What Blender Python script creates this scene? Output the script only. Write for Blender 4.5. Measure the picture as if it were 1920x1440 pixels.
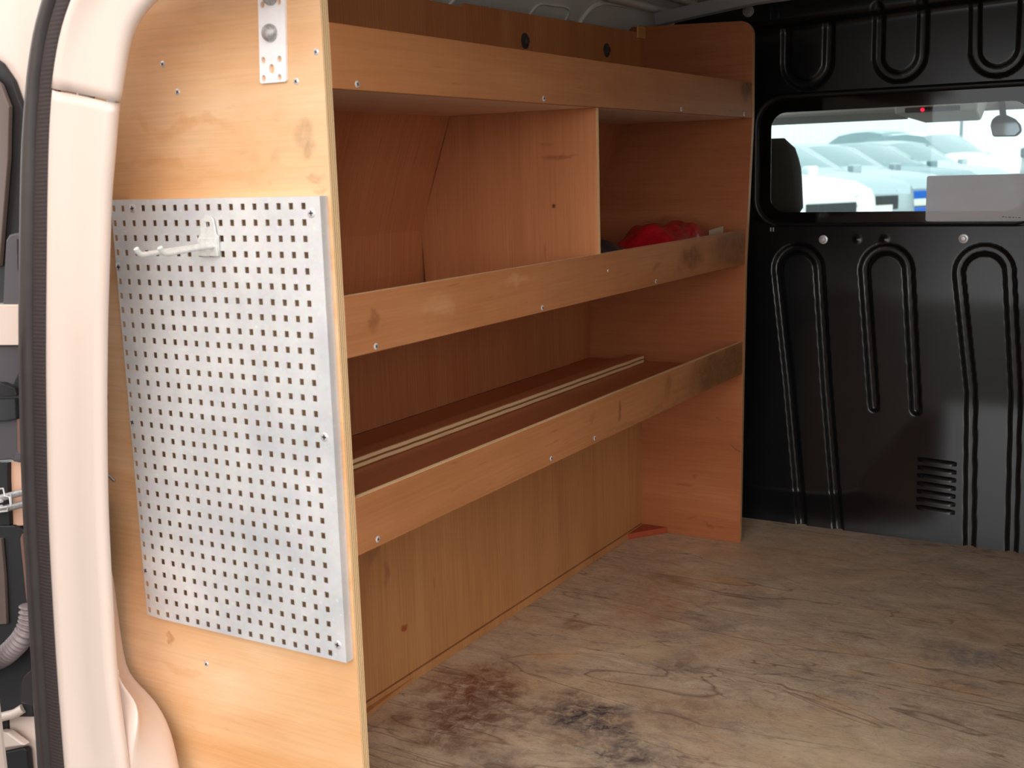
import bpy, bmesh, math, random
import numpy as np
from mathutils import Vector, Matrix
from mathutils.geometry import tessellate_polygon
random.seed(4)
for o in list(bpy.data.objects): bpy.data.objects.remove(o)
SC = bpy.context.scene
S = 0.8                                  # drawing units -> metres

# ------------------------------------------------------------------ camera
CAM = Vector((-1.4095, -1.1543, 1.1303)); YAW, PIT, ROL = 0.5389, 0.1793, -0.0293; FPX = 2188.1
_f = Vector((math.cos(PIT)*math.cos(YAW), math.cos(PIT)*math.sin(YAW), -math.sin(PIT)))
_r0 = Vector((math.sin(YAW), -math.cos(YAW), 0)); _u0 = _r0.cross(_f)
_r = math.cos(ROL)*_r0 + math.sin(ROL)*_u0; _u = -math.sin(ROL)*_r0 + math.cos(ROL)*_u0
cd = bpy.data.cameras.new('camera'); cam = bpy.data.objects.new('camera', cd); SC.collection.objects.link(cam)
cd.sensor_width = 36; cd.lens = FPX/1920*36; cd.clip_start = .02; cd.clip_end = 300
M = Matrix((( _r.x, _u.x, -_f.x), (_r.y, _u.y, -_f.y), (_r.z, _u.z, -_f.z))).to_4x4()
M.translation = CAM*S; cam.matrix_world = M
cd.dof.use_dof = True; cd.dof.focus_distance = 2.2; cd.dof.aperture_fstop = 8
SC.camera = cam
# ------------------------------------------------------------------ world, light, exposure
W = bpy.data.worlds.new('sky'); SC.world = W; W.use_nodes = True
wn = W.node_tree.nodes; wl = W.node_tree.links
for n in list(wn): wn.remove(n)
wo = wn.new('ShaderNodeOutputWorld'); bg = wn.new('ShaderNodeBackground'); tc = wn.new('ShaderNodeTexCoord')
sp = wn.new('ShaderNodeSeparateXYZ'); rp = wn.new('ShaderNodeValToRGB')
rp.color_ramp.elements[0].position = 0.0; rp.color_ramp.elements[0].color = (.94, .95, .97, 1)
rp.color_ramp.elements[1].position = 0.7; rp.color_ramp.elements[1].color = (1.0, 1.0, 1.0, 1)
wl.new(tc.outputs['Generated'], sp.inputs[0]); wl.new(sp.outputs['Z'], rp.inputs[0]); wl.new(rp.outputs[0], bg.inputs[0])
wl.new(bg.outputs[0], wo.inputs[0]); bg.inputs[1].default_value = 1.95
sd = bpy.data.lights.new('sun', 'SUN'); sd.energy = 1.3; sd.angle = math.radians(50); sd.color = (1, .93, .84)
so = bpy.data.objects.new('sun', sd); SC.collection.objects.link(so)
so.rotation_euler = Vector((.82, .46, -.34)).to_track_quat('-Z', 'Y').to_euler()
so.location = (-3, -2, 4)
SC.view_settings.view_transform = 'Standard'; SC.view_settings.look = 'None'
SC.view_settings.exposure = 0.12; SC.view_settings.gamma = 1; SC.view_settings.use_curve_mapping = False

# ------------------------------------------------------------------ helpers
def at(px, py, ax, val):                 # the point of a pixel on the plane x|y|z = val
    d = _f*FPX + _r*(px-960) - _u*(py-720)
    return CAM + d*((val-CAM[ax])/d[ax])
def lin(c): return tuple(((v/255)/12.92 if v/255 <= .04045 else ((v/255+.055)/1.055)**2.4) for v in c)+(1,)
BASE = {}
class MB:
    def __init__(s): s.v = []; s.f = []; s.m = []
    def add(s, vs, fs, mi=0):
        b = len(s.v); s.v += [tuple(v) for v in vs]
        for i, f in enumerate(fs):
            s.f.append(tuple(b+k for k in f)); s.m.append(mi[i] if isinstance(mi, (list, tuple)) else mi)
        return s
    def box(s, x0, x1, y0, y1, z0, z1, mi=0):   # mi: single or (x-,x+,y-,y+,z-,z+)
        vs = [(x, y, z) for x in (x0, x1) for y in (y0, y1) for z in (z0, z1)]
        fs = [(0,1,3,2),(4,6,7,5),(0,4,5,1),(2,3,7,6),(0,2,6,4),(1,5,7,3)]
        return s.add(vs, fs, list(mi) if isinstance(mi, (list, tuple)) else mi)
    def hexa(s, P, mi=0):                # 8 points in box order
        return s.add(P, [(0,1,3,2),(4,6,7,5),(0,4,5,1),(2,3,7,6),(0,2,6,4),(1,5,7,3)], list(mi) if isinstance(mi, (list, tuple)) else mi)
    def plate(s, outline, holes, org, e1, e2, nrm, t, mi=0, mside=None):   # 2D outline with holes, thickness t along -nrm
        org, e1, e2, nrm = map(Vector, (org, e1, e2, nrm))
        loops = [outline]+list(holes)
        flat = [p for l in loops for p in l]
        tri = tessellate_polygon([[Vector((p[0], p[1], 0)) for p in l] for l in loops])
        n = len(flat)
        top = [org+e1*p[0]+e2*p[1] for p in flat]; bot = [p-nrm*t for p in top]
        want = e1.cross(e2).dot(nrm) > 0
        fs = []; ms = []
        for a, b, c in tri:
            A, B, C = flat[a], flat[b], flat[c]
            ccw = ((B[0]-A[0])*(C[1]-A[1])-(B[1]-A[1])*(C[0]-A[0])) > 0
            f = (a, b, c) if ccw == want else (a, c, b)
            fs.append(f); fs.append((f[0]+n, f[2]+n, f[1]+n)); ms += [mi, mi]
        k = 0
        for l in loops:
            m = len(l)
            for i in range(m):
                a, b = k+i, k+(i+1) % m
                fs.append((a, b, b+n, a+n)); ms.append(mi if mside is None else mside)
            k += m
        return s.add(top+bot, fs, ms)
    def tube(s, pts, rad, seg=12, mi=0, cap=True, flat=1.0, up=(0,0,1)):
        pts = [Vector(p) for p in pts]; n = len(pts)
        rad = rad if isinstance(rad, (list, tuple)) else [rad]*n
        vs = []; fs = []
        for i, p in enumerate(pts):
            t = (pts[min(i+1, n-1)]-pts[max(i-1, 0)]).normalized()
            a = t.cross(Vector(up))
            if a.length < 1e-4: a = t.cross(Vector((1,0,0)))
            a.normalize(); b = t.cross(a)
            for k in range(seg):
                q = 2*math.pi*k/seg; vs.append(p+a*(rad[i]*math.cos(q))+b*(rad[i]*flat*math.sin(q)))
        for i in range(n-1):
            for k in range(seg):
                a, b = i*seg+k, i*seg+(k+1) % seg
                fs.append((a, b, b+seg, a+seg))
        if cap: fs.append(tuple(range(seg))[::-1]); fs.append(tuple(range((n-1)*seg, n*seg)))
        return s.add(vs, fs, mi)
    def lathe(s, prof, org, axis, seg=20, mi=0):      # prof: (radius, height)
        org = Vector(org); ax = Vector(axis).normalized(); a = ax.orthogonal().normalized(); b = ax.cross(a)
        vs = []; fs = []; n = len(prof)
        for r, h in prof:
            for k in range(seg):
                q = 2*math.pi*k/seg; vs.append(org+ax*h+(a*math.cos(q)+b*math.sin(q))*r)
        for i in range(n-1):
            for k in range(seg):
                p, q = i*seg+k, i*seg+(k+1) % seg
                fs.append((p, q, q+seg, p+seg))
        fs.append(tuple(range(seg))[::-1]); fs.append(tuple(range((n-1)*seg, n*seg)))
        return s.add(vs, fs, mi)
    def grid(s, rows, mi=0, flip=False, closed=False):
        nr, nc = len(rows), len(rows[0]); vs = [p for r in rows for p in r]; fs = []
        for i in range(nr-1):
            for j in range(nc-1 if not closed else nc):
                a, b = i*nc+j, i*nc+(j+1) % nc
                f = (a, b, b+nc, a+nc); fs.append(f[::-1] if flip else f)
        return s.add(vs, fs, mi)
    def build(s, name, mats, parent=None, base=None, bevel=0, smooth=0, fix=True, solid=0, sub=0):
        mats = mats if isinstance(mats, (list, tuple)) else [mats]
        if parent is not None: base = BASE[parent.name]
        base = Vector(base) if base is not None else Vector((0,0,0))
        me = bpy.data.meshes.new(name)
        me.from_pydata([tuple((Vector(v)-base)*S) for v in s.v], [], s.f)
        for m in mats: me.materials.append(m)
        me.polygons.foreach_set('material_index', s.m)
        if fix:
            bm = bmesh.new(); bm.from_mesh(me); bmesh.ops.recalc_face_normals(bm, faces=bm.faces); bm.to_mesh(me); bm.free()
        if smooth:
            me.polygons.foreach_set('use_smooth', [True]*len(me.polygons)); me.set_sharp_from_angle(angle=math.radians(smooth))
        me.update()
        o = bpy.data.objects.new(name, me); SC.collection.objects.link(o)
        if parent is not None: o.parent = parent
        else: o.location = base*S
        BASE[o.name] = base
        if solid:
            q = o.modifiers.new('solid', 'SOLIDIFY'); q.thickness = solid*S; q.offset = -1
        if bevel:
            q = o.modifiers.new('bevel', 'BEVEL'); q.width = bevel*S; q.segments = 2; q.limit_method = 'ANGLE'; q.angle_limit = math.radians(40)
        if sub:
            q = o.modifiers.new('sub', 'SUBSURF'); q.levels = sub; q.render_levels = sub
        return o
def tag(o, label=None, cat=None, group=None, kind=None):
    if label: o['label'] = label
    if cat: o['category'] = cat
    if group: o['group'] = group
    if kind: o['kind'] = kind
    return o
def thing(name, loc, label, cat, group=None):
    o = bpy.data.objects.new(name, None); SC.collection.objects.link(o); o.location = Vector(loc)*S
    o.empty_display_size = .05; BASE[o.name] = Vector(loc)
    return tag(o, label, cat, group)
def struct(o): o['kind'] = 'structure'; return o
def dup(o, loc, parent=None, label=None):       # copies a thing with its parts, to a new place (drawing units)
    c = o.copy(); SC.collection.objects.link(c)
    if parent is not None: c.parent = parent
    c.location = Vector(loc)*S
    if label: c['label'] = label
    for ch in list(o.children):
        d = ch.copy(); SC.collection.objects.link(d); d.parent = c
        for g in ch.children:
            e = g.copy(); SC.collection.objects.link(e); e.parent = d
    return c
def circ(cx, cy, r, n=16, ry=None): return [(cx+r*math.cos(2*math.pi*k/n), cy+(ry or r)*math.sin(2*math.pi*k/n)) for k in range(n)]
def rrect(x0, x1, y0, y1, r, n=8):
    pts = []
    for cx, cy, a in ((x1-r, y1-r, 0), (x0+r, y1-r, 90), (x0+r, y0+r, 180), (x1-r, y0+r, 270)):
        for k in range(n+1):
            q = math.radians(a+90*k/n); pts.append((cx+r*math.cos(q), cy+r*math.sin(q)))
    return pts
def spline(pts, n=8):                     # Catmull-Rom through points
    P = [Vector(p) for p in pts]; P = [2*P[0]-P[1]]+P+[2*P[-1]-P[-2]]; out = []
    for i in range(1, len(P)-2):
        for k in range(n):
            t = k/n; a, b, c, d = P[i-1], P[i], P[i+1], P[i+2]
            out.append(.5*((2*b)+(c-a)*t+(2*a-5*b+4*c-d)*t*t+(3*b-a-3*c+d)*t**3))
    out.append(P[-2]); return out

# ------------------------------------------------------------------ materials
class NT:
    def __init__(s, name):
        s.mat = bpy.data.materials.new(name); s.mat.use_nodes = True; s.t = s.mat.node_tree
        s.b = s.t.nodes['Principled BSDF']; s.out = s.t.nodes['Material Output']; s.tc = s.t.nodes.new('ShaderNodeTexCoord')
    def n(s, typ, **k):
        x = s.t.nodes.new(typ)
        for a, b in k.items():
            if hasattr(x, a): setattr(x, a, b)
            else: x.inputs[a].default_value = b
        return x
    def l(s, a, b): s.t.links.new(a, b)
    def geo(s):
        if not hasattr(s, '_g'): s._g = s.n('ShaderNodeNewGeometry')
        return s._g.outputs['Position']
    def coords(s, scale=(1,1,1), off=(0,0,0), rot=(0,0,0)):
        m = s.n('ShaderNodeMapping'); m.inputs['Scale'].default_value = scale; m.inputs['Location'].default_value = off
        m.inputs['Rotation'].default_value = rot
        s.l(s.tc.outputs['Object'], m.inputs[0]); return m.outputs[0]
    def noise(s, vec, scale=5, detail=4, rough=.55, dist=0):
        x = s.n('ShaderNodeTexNoise'); x.inputs['Scale'].default_value = scale; x.inputs['Detail'].default_value = detail
        x.inputs['Roughness'].default_value = rough; x.inputs['Distortion'].default_value = dist
        s.l(vec, x.inputs['Vector']); return x.outputs['Fac']
    def ramp(s, fac, stops):
        x = s.n('ShaderNodeValToRGB'); e = x.color_ramp.elements
        while len(e) < len(stops): e.new(.5)
        for q, (p, c) in zip(e, stops): q.position = p; q.color = c if len(c) == 4 else (*c, 1)
        s.l(fac, x.inputs[0]); return x.outputs[0]
    def mix(s, fac, a, b, mode='MIX'):
        x = s.n('ShaderNodeMix'); x.data_type = 'RGBA'; x.blend_type = mode
        for sock, v in ((x.inputs[0], fac), (x.inputs[6], a), (x.inputs[7], b)):
            if isinstance(v, bpy.types.NodeSocket): s.l(v, sock)
            elif isinstance(v, (int, float)): sock.default_value = v
            else: sock.default_value = v if len(v) == 4 else (*v, 1)
        return x.outputs[2]
    def math(s, op, a, b=0.0, c=0.0, clamp=False):
        x = s.n('ShaderNodeMath'); x.operation = op; x.use_clamp = clamp
        for i, v in enumerate((a, b, c)):
            if isinstance(v, bpy.types.NodeSocket): s.l(v, x.inputs[i])
            else: x.inputs[i].default_value = v
        return x.outputs[0]
    def bump(s, h, strength=.2, dist=.002):
        x = s.n('ShaderNodeBump'); x.inputs['Strength'].default_value = strength; x.inputs['Distance'].default_value = dist
        s.l(h, x.inputs['Height']); s.l(x.outputs[0], s.b.inputs['Normal']); return x
    def blotch(s, col, spots, dcol=(.1,.06,.04,1), warp=.02, soft=.6, rag=0):
        if rag:
            rg = s.ramp(s.noise(s.coords((1,1,1),(3,8,5)), 38, 8, .75, .8), [(.36, (1-rag,)*3), (.60, (1,)*3)])
        # soft marks with a place of their own: spots = (x,y,z, rx,ry,rz, strength[, colour]) in metres of object space
        wn_ = s.n('ShaderNodeTexNoise'); wn_.inputs['Scale'].default_value = 14; wn_.inputs['Detail'].default_value = 5
        s.l(s.tc.outputs['Object'], wn_.inputs['Vector'])
        w = s.n('ShaderNodeVectorMath'); w.operation = 'SUBTRACT'; s.l(wn_.outputs['Color'], w.inputs[0]); w.inputs[1].default_value = (.5,.5,.5)
        w2 = s.n('ShaderNodeVectorMath'); w2.operation = 'SCALE'; s.l(w.outputs[0], w2.inputs[0]); w2.inputs['Scale'].default_value = warp*4
        w3 = s.n('ShaderNodeVectorMath'); w3.operation = 'ADD'; s.l(s.tc.outputs['Object'], w3.inputs[0]); s.l(w2.outputs[0], w3.inputs[1])
        for sp_ in spots:
            x, y, z, rx, ry, rz, k = sp_[:7]; c = sp_[7] if len(sp_) > 7 else dcol
            a = s.n('ShaderNodeVectorMath'); a.operation = 'SUBTRACT'; s.l(w3.outputs[0], a.inputs[0]); a.inputs[1].default_value = (x, y, z)
            b = s.n('ShaderNodeVectorMath'); b.operation = 'DIVIDE'; s.l(a.outputs[0], b.inputs[0]); b.inputs[1].default_value = (rx, ry, rz)
            ln = s.n('ShaderNodeVectorMath'); ln.operation = 'LENGTH'; s.l(b.outputs[0], ln.inputs[0])
            mr = s.n('ShaderNodeMapRange'); mr.interpolation_type = 'SMOOTHSTEP'
            s.l(ln.outputs['Value'], mr.inputs[0]); mr.inputs[1].default_value = 1.0; mr.inputs[2].default_value = 1-soft; mr.inputs[3].default_value = 0; mr.inputs[4].default_value = k
            col = s.mix(s.math('MULTIPLY', mr.outputs[0], rg) if rag else mr.outputs[0], col, c)
        return col
def set_in(b, **k):
    for a, v in k.items():
        b.inputs[a.replace('_', ' ')].default_value = v
def wood(name, c1, c2, c3, grain, seed=0, rough=.5, fine=.28, spots=None, spec=.2, big=1.0, warp=.02, st=None, fs=None, rot=(0,0,0), pores=.35):
    m = NT(name)
    st = st or {'x': (.55, 7, 7), 'y': (7, .55, 7), 'z': (7, 7, .55)}[grain]
    fs = fs or {'x': (6, 260, 260), 'y': (260, 6, 260), 'z': (260, 260, 6)}[grain]
    v = m.coords(tuple(q*big for q in st), (seed*3.1, seed*1.7, seed*2.3), rot)
    a = m.noise(v, 1.3, 5, .6, .6)
    col = m.ramp(a, [(.28, c1), (.5, c2), (.74, c3)])
    v2 = m.coords((3, 3, 3), (seed*5.3, seed, -seed)); b = m.noise(v2, 1.1, 3, .5, .2)
    col = m.mix(m.math('MULTIPLY', m.math('SUBTRACT', b, .38, clamp=True), 1.6, clamp=True), col, c1)
    f = m.noise(m.coords(fs, (seed, 0, 0)), 1, 3, .6)
    sh = m.ramp(f, [(.3, (1-fine,)*3), (.62, (1,)*3)])
    col = m.mix(1.0, col, sh, 'MULTIPLY')
    pr = m.noise(m.coords(tuple(q*6 for q in st), (seed, seed, 2)), 3, 2, .5)
    col = m.mix(m.ramp(pr, [(.68, (0,)*3), (.76, (pores,)*3)]), col, (c1[0]*.45, c1[1]*.4, c1[2]*.38, 1))
    if spots: col = m.blotch(col, spots, warp=warp, rag=.55)
    m.l(col, m.b.inputs['Base Color']); set_in(m.b, Roughness=rough)
    m.b.inputs['Specular IOR Level'].default_value = spec
    m.bump(f, .25, .0006); return m.mat
def ply_edge(name, axis, x0, x1, n=7, dark=lin((140,88,46)), light=lin((248,214,164)), run=(60,60,5)):
    m = NT(name); sx = m.n('ShaderNodeSeparateXYZ'); m.l(m.tc.outputs['Object'], sx.inputs[0])
    f = m.noise(m.coords((18, 18, 18)), 1.0, 3)
    q = m.math('MULTIPLY', m.math('SUBTRACT', sx.outputs['XYZ'.index(axis)], x0*S), n/((x1-x0)*S))
    q = m.math('ADD', q, m.math('MULTIPLY', m.math('SUBTRACT', f, .5), .2))
    fr = m.math('FRACT', q)
    col = m.ramp(fr, [(0, dark), (.16, dark), (.30, light), (.80, light), (.95, dark)])
    st = m.noise(m.coords(run), 1, 4, .6)
    col = m.mix(m.ramp(st, [(.55, (0,)*3), (.8, (.4,)*3)]), col, dark)
    m.l(col, m.b.inputs['Base Color']); set_in(m.b, Roughness=.6); return m.mat
def plain(name, c, rough=.5, metal=0, spec=.5, var=0.0, vscale=20, bump=0, bscale=200):
    m = NT(name)
    if var:
        f = m.noise(m.coords(), vscale, 4, .6)
        col = m.ramp(f, [(.3, tuple(q*(1-var) for q in c[:3])), (.7, tuple(min(1, q*(1+var*.5)) for q in c[:3]))])
        m.l(col, m.b.inputs['Base Color'])
    else: m.b.inputs['Base Color'].default_value = c if len(c) == 4 else (*c, 1)
    set_in(m.b, Roughness=rough, Metallic=metal); m.b.inputs['Specular IOR Level'].default_value = spec
    if bump: m.bump(m.noise(m.coords(), bscale, 3), bump, .001)
    return m.mat
def C(*a): return lin(a)
mk = C(120,75,45)
W_panel = wood('birch_panel', C(218,158,102), C(236,188,142), C(244,208,170), 'y', 1, .42, .10, spec=.3, st=(4,1.3,5), rot=(.22,0,0), pores=.12,
    spots=[(0,.055*S,1.19*S,.1,.020,.022,.6,C(176,144,108)),(0,.045*S,1.168*S,.1,.014,.012,.55,C(168,138,100)),(0,.10*S,1.15*S,.1,.012,.010,.4,C(190,150,110)),(0,.035*S,1.135*S,.1,.012,.006,.55,C(168,132,100)),(0,.032*S,1.112*S,.1,.012,.005,.55,C(168,132,100)),
           (0,.15*S,1.165*S,.1,.014,.012,.4,C(206,160,116)),(0,.13*S,1.11*S,.1,.006,.006,.4,C(190,150,110)),(0,.10*S,1.21*S,.1,.010,.010,.35,C(200,160,118)),(0,.40*S,.25*S,.1,.05,.012,.3,C(205,140,85)),(0,.43*S,.32*S,.1,.008,.008,.6,C(170,100,55)),(0,.045*S,.30*S,.1,.02,.03,.2,C(200,170,130)),
           (0,.30*S,1.22*S,.1,.12,.012,.4,C(206,142,84)),(0,.36*S,1.17*S,.1,.10,.010,.4,C(206,142,84)),(0,.20*S,1.14*S,.1,.14,.008,.25,C(212,152,98))])
W_far = wood('okoume_end', C(154,90,55), C(170,104,67), C(184,119,80), 'y', 2, .42, .12,
    spots=[(1.864*S,.08*S,.38*S,.05,.018,.006,.5,mk),(1.864*S,.03*S,.30*S,.05,.03,.003,.7,C(90,55,35)),(1.864*S,.17*S,.20*S,.05,.008,.010,.6,C(140,60,35)),
           (1.864*S,.10*S,.045*S,.05,.015,.005,.6,mk),(1.864*S,.16*S,.055*S,.05,.02,.005,.5,mk)])
W_lip1 = wood('lip_upper', C(164,104,62), C(181,120,75), C(195,136,90), 'x', 3, .55, .10, big=.8,
    spots=[(1.02*S,0,1.31*S,.10,.1,.05,.35,C(150,88,48)),(1.25*S,0,1.30*S,.05,.1,.06,.3,C(160,95,55)),(1.83*S,0,1.34*S,.06,.1,.03,.8,C(95,62,40))])
W_lip2 = wood('lip_middle', C(160,100,60), C(179,118,75), C(195,136,92), 'x', 4, .55, .12, big=.8,
    spots=[(.09*S,0,.893*S,.022,.1,.024,.7,C(120,72,42)),(1.45*S,0,.895*S,.085,.1,.035,.75,C(110,66,38)),(1.75*S,0,.90*S,.16,.1,.05,.6,C(110,72,44)),(1.22*S,0,.89*S,.03,.1,.01,.5,mk),(.55*S,0,.915*S,.05,.1,.012,.18,C(235,190,150)),(.28*S,0,.90*S,.05,.1,.02,.15,C(235,190,150))])
W_lip3 = wood('lip_lower', C(160,102,62), C(179,120,77), C(195,136,95), 'x', 5, .55, .12, big=.8,
    spots=[(1.68*S,0,.57*S,.26,.1,.06,.75,C(104,72,46)),(1.30*S,0,.58*S,.03,.1,.03,.5,C(120,80,48)),(1.02*S,0,.575*S,.008,.1,.02,.8,C(90,60,40)),(.86*S,0,.595*S,.012,.1,.008,.4,mk),(1.2*S,0,.53*S,.3,.1,.008,.4,C(130,90,56))])
W_under_lit = wood('shelf_underside_lit', C(214,176,146), C(224,188,158), C(232,198,170), 'x', 16, .5, .06)  # paler copy of the shelf wood: floor bounce light put into the colour
W_shelf = wood('shelf_board', C(180,104,65), C(195,118,77), C(207,133,91), 'x', 6, .5, .1)
W_back = wood('back_veneer', C(178,106,67), C(193,122,79), C(204,135,92), 'z', 7, .5, .16, st=(6,.2,.5), fs=(240,4,6))
W_low = wood('low_back_veneer', C(173,117,72), C(191,135,86), C(201,147,97), 'z', 8, .42, .16, big=1.3,
    spots=[(.585*S,.335*S,.135*S,.022,.1,.010,.9,C(140,60,25)),(.47*S,.335*S,.36*S,.03,.1,.05,.5,C(120,78,56)),(.36*S,.335*S,.33*S,.01,.1,.02,.5,C(120,78,56)),(.52*S,.335*S,.28*S,.012,.1,.03,.4,C(110,68,50))])
W_up = wood('upper_back_veneer', C(191,116,69), C(207,134,84), C(220,148,97), 'z', 9, .45, .18)
W_div = wood('divider_veneer', C(178,113,73), C(194,128,86), C(206,142,99), 'z', 10, .5, .12, warp=.005,
    spots=[(.924*S,.10*S,1.16*S,.05,.05,.005,.6,C(120,66,40)),(.924*S,.13*S,1.19*S,.05,.02,.004,.4,C(120,66,40)),(.924*S,.115*S,1.055*S,.05,.005,.0055,1,C(40,20,12))])
W_batten = wood('batten_pine', C(205,150,84), C(224,174,108), C(236,192,130), 'x', 11, .5, .12)
E_x = ply_edge('ply_edge_x', 'X', 0, .018, 4)
E_xf = ply_edge('ply_edge_far', 'X', 1.864, 1.882, 6, C(150,104,66), C(206,160,112))
E_y = ply_edge('ply_edge_y', 'Y', 0, .012, 3, run=(5,60,60))
E_z = ply_edge('ply_edge_z', 'Z', .545, .5695, 2, run=(5,60,60))
E_d = ply_edge('ply_edge_div', 'X', .916, .928, 3, C(196,146,96), C(230,186,134))
PEG = NT('galvanised_sheet')
vo = PEG.n('ShaderNodeTexVoronoi'); vo.inputs['Scale'].default_value = 160; PEG.l(PEG.tc.outputs['Object'], vo.inputs['Vector'])
pn = PEG.noise(PEG.coords(), 9, 6, .65); sx_ = PEG.n('ShaderNodeSeparateXYZ'); PEG.l(PEG.tc.outputs['Object'], sx_.inputs[0])
pc = PEG.ramp(pn, [(.3, C(206,206,208)), (.55, C(224,222,221)), (.75, C(238,233,230))])
sc_ = PEG.noise(PEG.coords((1, 1, 1), (4, 2, 8)), 150, 2, .5)
pc = PEG.mix(PEG.ramp(sc_, [(.66, (0,)*3), (.74, (.7,)*3)]), pc, C(240,240,240))
pc = PEG.mix(.06, pc, vo.outputs['Color'], 'MULTIPLY')
sm = PEG.noise(PEG.coords((1, 3, 14), (1, 2, 3)), 4, 4, .6, .8)
pc = PEG.mix(PEG.ramp(sm, [(.62, (0,)*3), (.78, (.4,)*3)]), pc, C(236,236,234))
PEG.l(pc, PEG.b.inputs['Base Color']); set_in(PEG.b, Metallic=.3, Roughness=.42)
PEG.l(PEG.ramp(pn, [(.3, (.36,)*3), (.7, (.52,)*3)]), PEG.b.inputs['Roughness']); PEG = PEG.mat
STEEL = plain('zinc_plate', C(248,244,244), .4, .1, var=.06, vscale=60)
SCREW = plain('zinc_screw', C(222,220,220), .35, .45)
RECESS = plain('screw_recess', C(60,50,48), .6)
BOLT = plain('bolt_steel', C(186,182,180), .4, .5, var=.35, vscale=260)
HOOKM = plain('hook_zinc', C(226,226,222), .45, .35, var=.15, vscale=120)
WHITE = plain('van_paint', C(224,203,190), .28, 0, .5)
WHITE.node_tree.nodes['Principled BSDF'].inputs['Coat Weight'].default_value = .3
INNERW = plain('inner_primer', C(236,234,228), .5, 0, .4, var=.05, vscale=8)
ROOFW = plain('roof_inner', C(205,203,200), .6, 0, .4, var=.1, vscale=6)
RUBBER = plain('seal_rubber', C(56,50,49), .32, 0, .7, var=.15, vscale=25)
rb = NT('seal_flange'); wv = rb.n('ShaderNodeTexWave'); wv.bands_direction = 'Z'; wv.inputs['Scale'].default_value = 60; wv.inputs['Distortion'].default_value = .4
rb.l(rb.tc.outputs['Object'], wv.inputs['Vector']); rb.l(rb.ramp(wv.outputs['Fac'], [(.2, C(50,40,40)), (.8, C(60,49,48))]), rb.b.inputs['Base Color']); set_in(rb.b, Roughness=.7); rb.bump(wv.outputs['Fac'], .25, .001); FLANGE = rb.mat
BLACKP = plain('black_plastic', C(30,28,29), .5, 0, .4, var=.15, vscale=30, bump=.15, bscale=400)
GREYP = plain('grey_plastic', C(84,80,84), .45, 0, .4)
BM = NT('bulkhead_black'); bn = BM.noise(BM.coords(), 5, 5, .6)
BM.l(BM.ramp(bn, [(.3, C(14,15,17)), (.7, C(19,20,22))]), BM.b.inputs['Base Color'])
BM.l(BM.ramp(bn, [(.3, (.22,)*3), (.7, (.27,)*3)]), BM.b.inputs['Roughness']); BM.b.inputs['Specular IOR Level'].default_value = .5
scr = BM.noise(BM.coords((1, 3, 60), (3, 1, 2)), 6, 2, .4)
BULK = BM.mat
FRAME = plain('window_rubber', C(20,20,22), .35, 0, .5)
FRIT = plain('glass_frit', C(10,12,13), .08, 0, .5)
def glass(name, tint, refl=.08):
    m = NT(name); t = m.n('ShaderNodeBsdfTransparent'); t.inputs[0].default_value = tint
    g = m.n('ShaderNodeBsdfGlossy'); g.inputs['Roughness'].default_value = .02
    lw = m.n('ShaderNodeLayerWeight'); lw.inputs[0].default_value = .5; mx = m.n('ShaderNodeMixShader')
    m.l(m.math('MULTIPLY_ADD', m.math('POWER', lw.outputs['Facing'], 5.0), .9, refl*.5), mx.inputs[0]); m.l(t.outputs[0], mx.inputs[1]); m.l(g.outputs[0], mx.inputs[2]); m.l(mx.outputs[0], m.out.inputs['Surface']); return m.mat
GLASS = glass('bulkhead_glass', (.92, .985, .985, 1)); WGLASS = glass('windscreen_glass', (.93, .985, .985, 1))
sh = NT('reflection_film'); tr = sh.n('ShaderNodeBsdfTransparent'); df = sh.n('ShaderNodeBsdfDiffuse'); df.inputs[0].default_value = C(250,250,255); tl = sh.n('ShaderNodeBsdfTranslucent'); tl.inputs[0].default_value = C(240,240,250)
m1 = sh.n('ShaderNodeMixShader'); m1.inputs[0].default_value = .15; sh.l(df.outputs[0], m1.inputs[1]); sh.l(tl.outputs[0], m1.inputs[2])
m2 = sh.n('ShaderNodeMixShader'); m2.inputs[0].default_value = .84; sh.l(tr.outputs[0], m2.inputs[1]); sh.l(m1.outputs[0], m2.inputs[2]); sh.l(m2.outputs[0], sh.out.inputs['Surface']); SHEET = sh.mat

# floor: worn, stained plywood
F = NT('stained_floor_ply')
fg = F.noise(F.coords((8, 4.5, 1), (2, 1, 0)), 1.6, 8, .72, 1.2)
fc = F.ramp(fg, [(.25, C(144,120,102)), (.42, C(186,162,138)), (.58, C(204,181,155)), (.78, C(226,206,180))])
fl2 = F.noise(F.coords((24, 10, 1), (5, 7, 0)), 1.2, 9, .78, 1.6)
fc = F.mix(F.ramp(fl2, [(.50, (0,)*3), (.70, (.55,)*3)]), fc, C(104,84,74))
fl3 = F.noise(F.coords((5, 2.2, 1), (1, 9, 0)), 1.1, 6, .7, .8)
fc = F.mix(F.ramp(fl3, [(.52, (0,)*3), (.72, (.6,)*3)]), fc, C(110,104,104))
fl5 = F.noise(F.coords((3, 2, 1), (6, 3, 0)), 1.5, 6, .7, .8)
fc = F.mix(F.ramp(fl5, [(.50, (0,)*3), (.70, (.5,)*3)]), fc, C(206,158,108))
fl4 = F.noise(F.coords((60, 15, 1), (8, 4, 0)), 1.0, 7, .78, 2)
fc = F.mix(F.ramp(fl4, [(.58, (0,)*3), (.66, (.6,)*3)]), fc, C(226,210,186))
fl6 = F.noise(F.coords((44, 14, 1), (18, 14, 0), (0,0,.3)), 1.0, 7, .8, 2.5)
fc = F.mix(F.ramp(fl6, [(.60, (0,)*3), (.68, (.65,)*3)]), fc, C(88,56,44))
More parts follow.
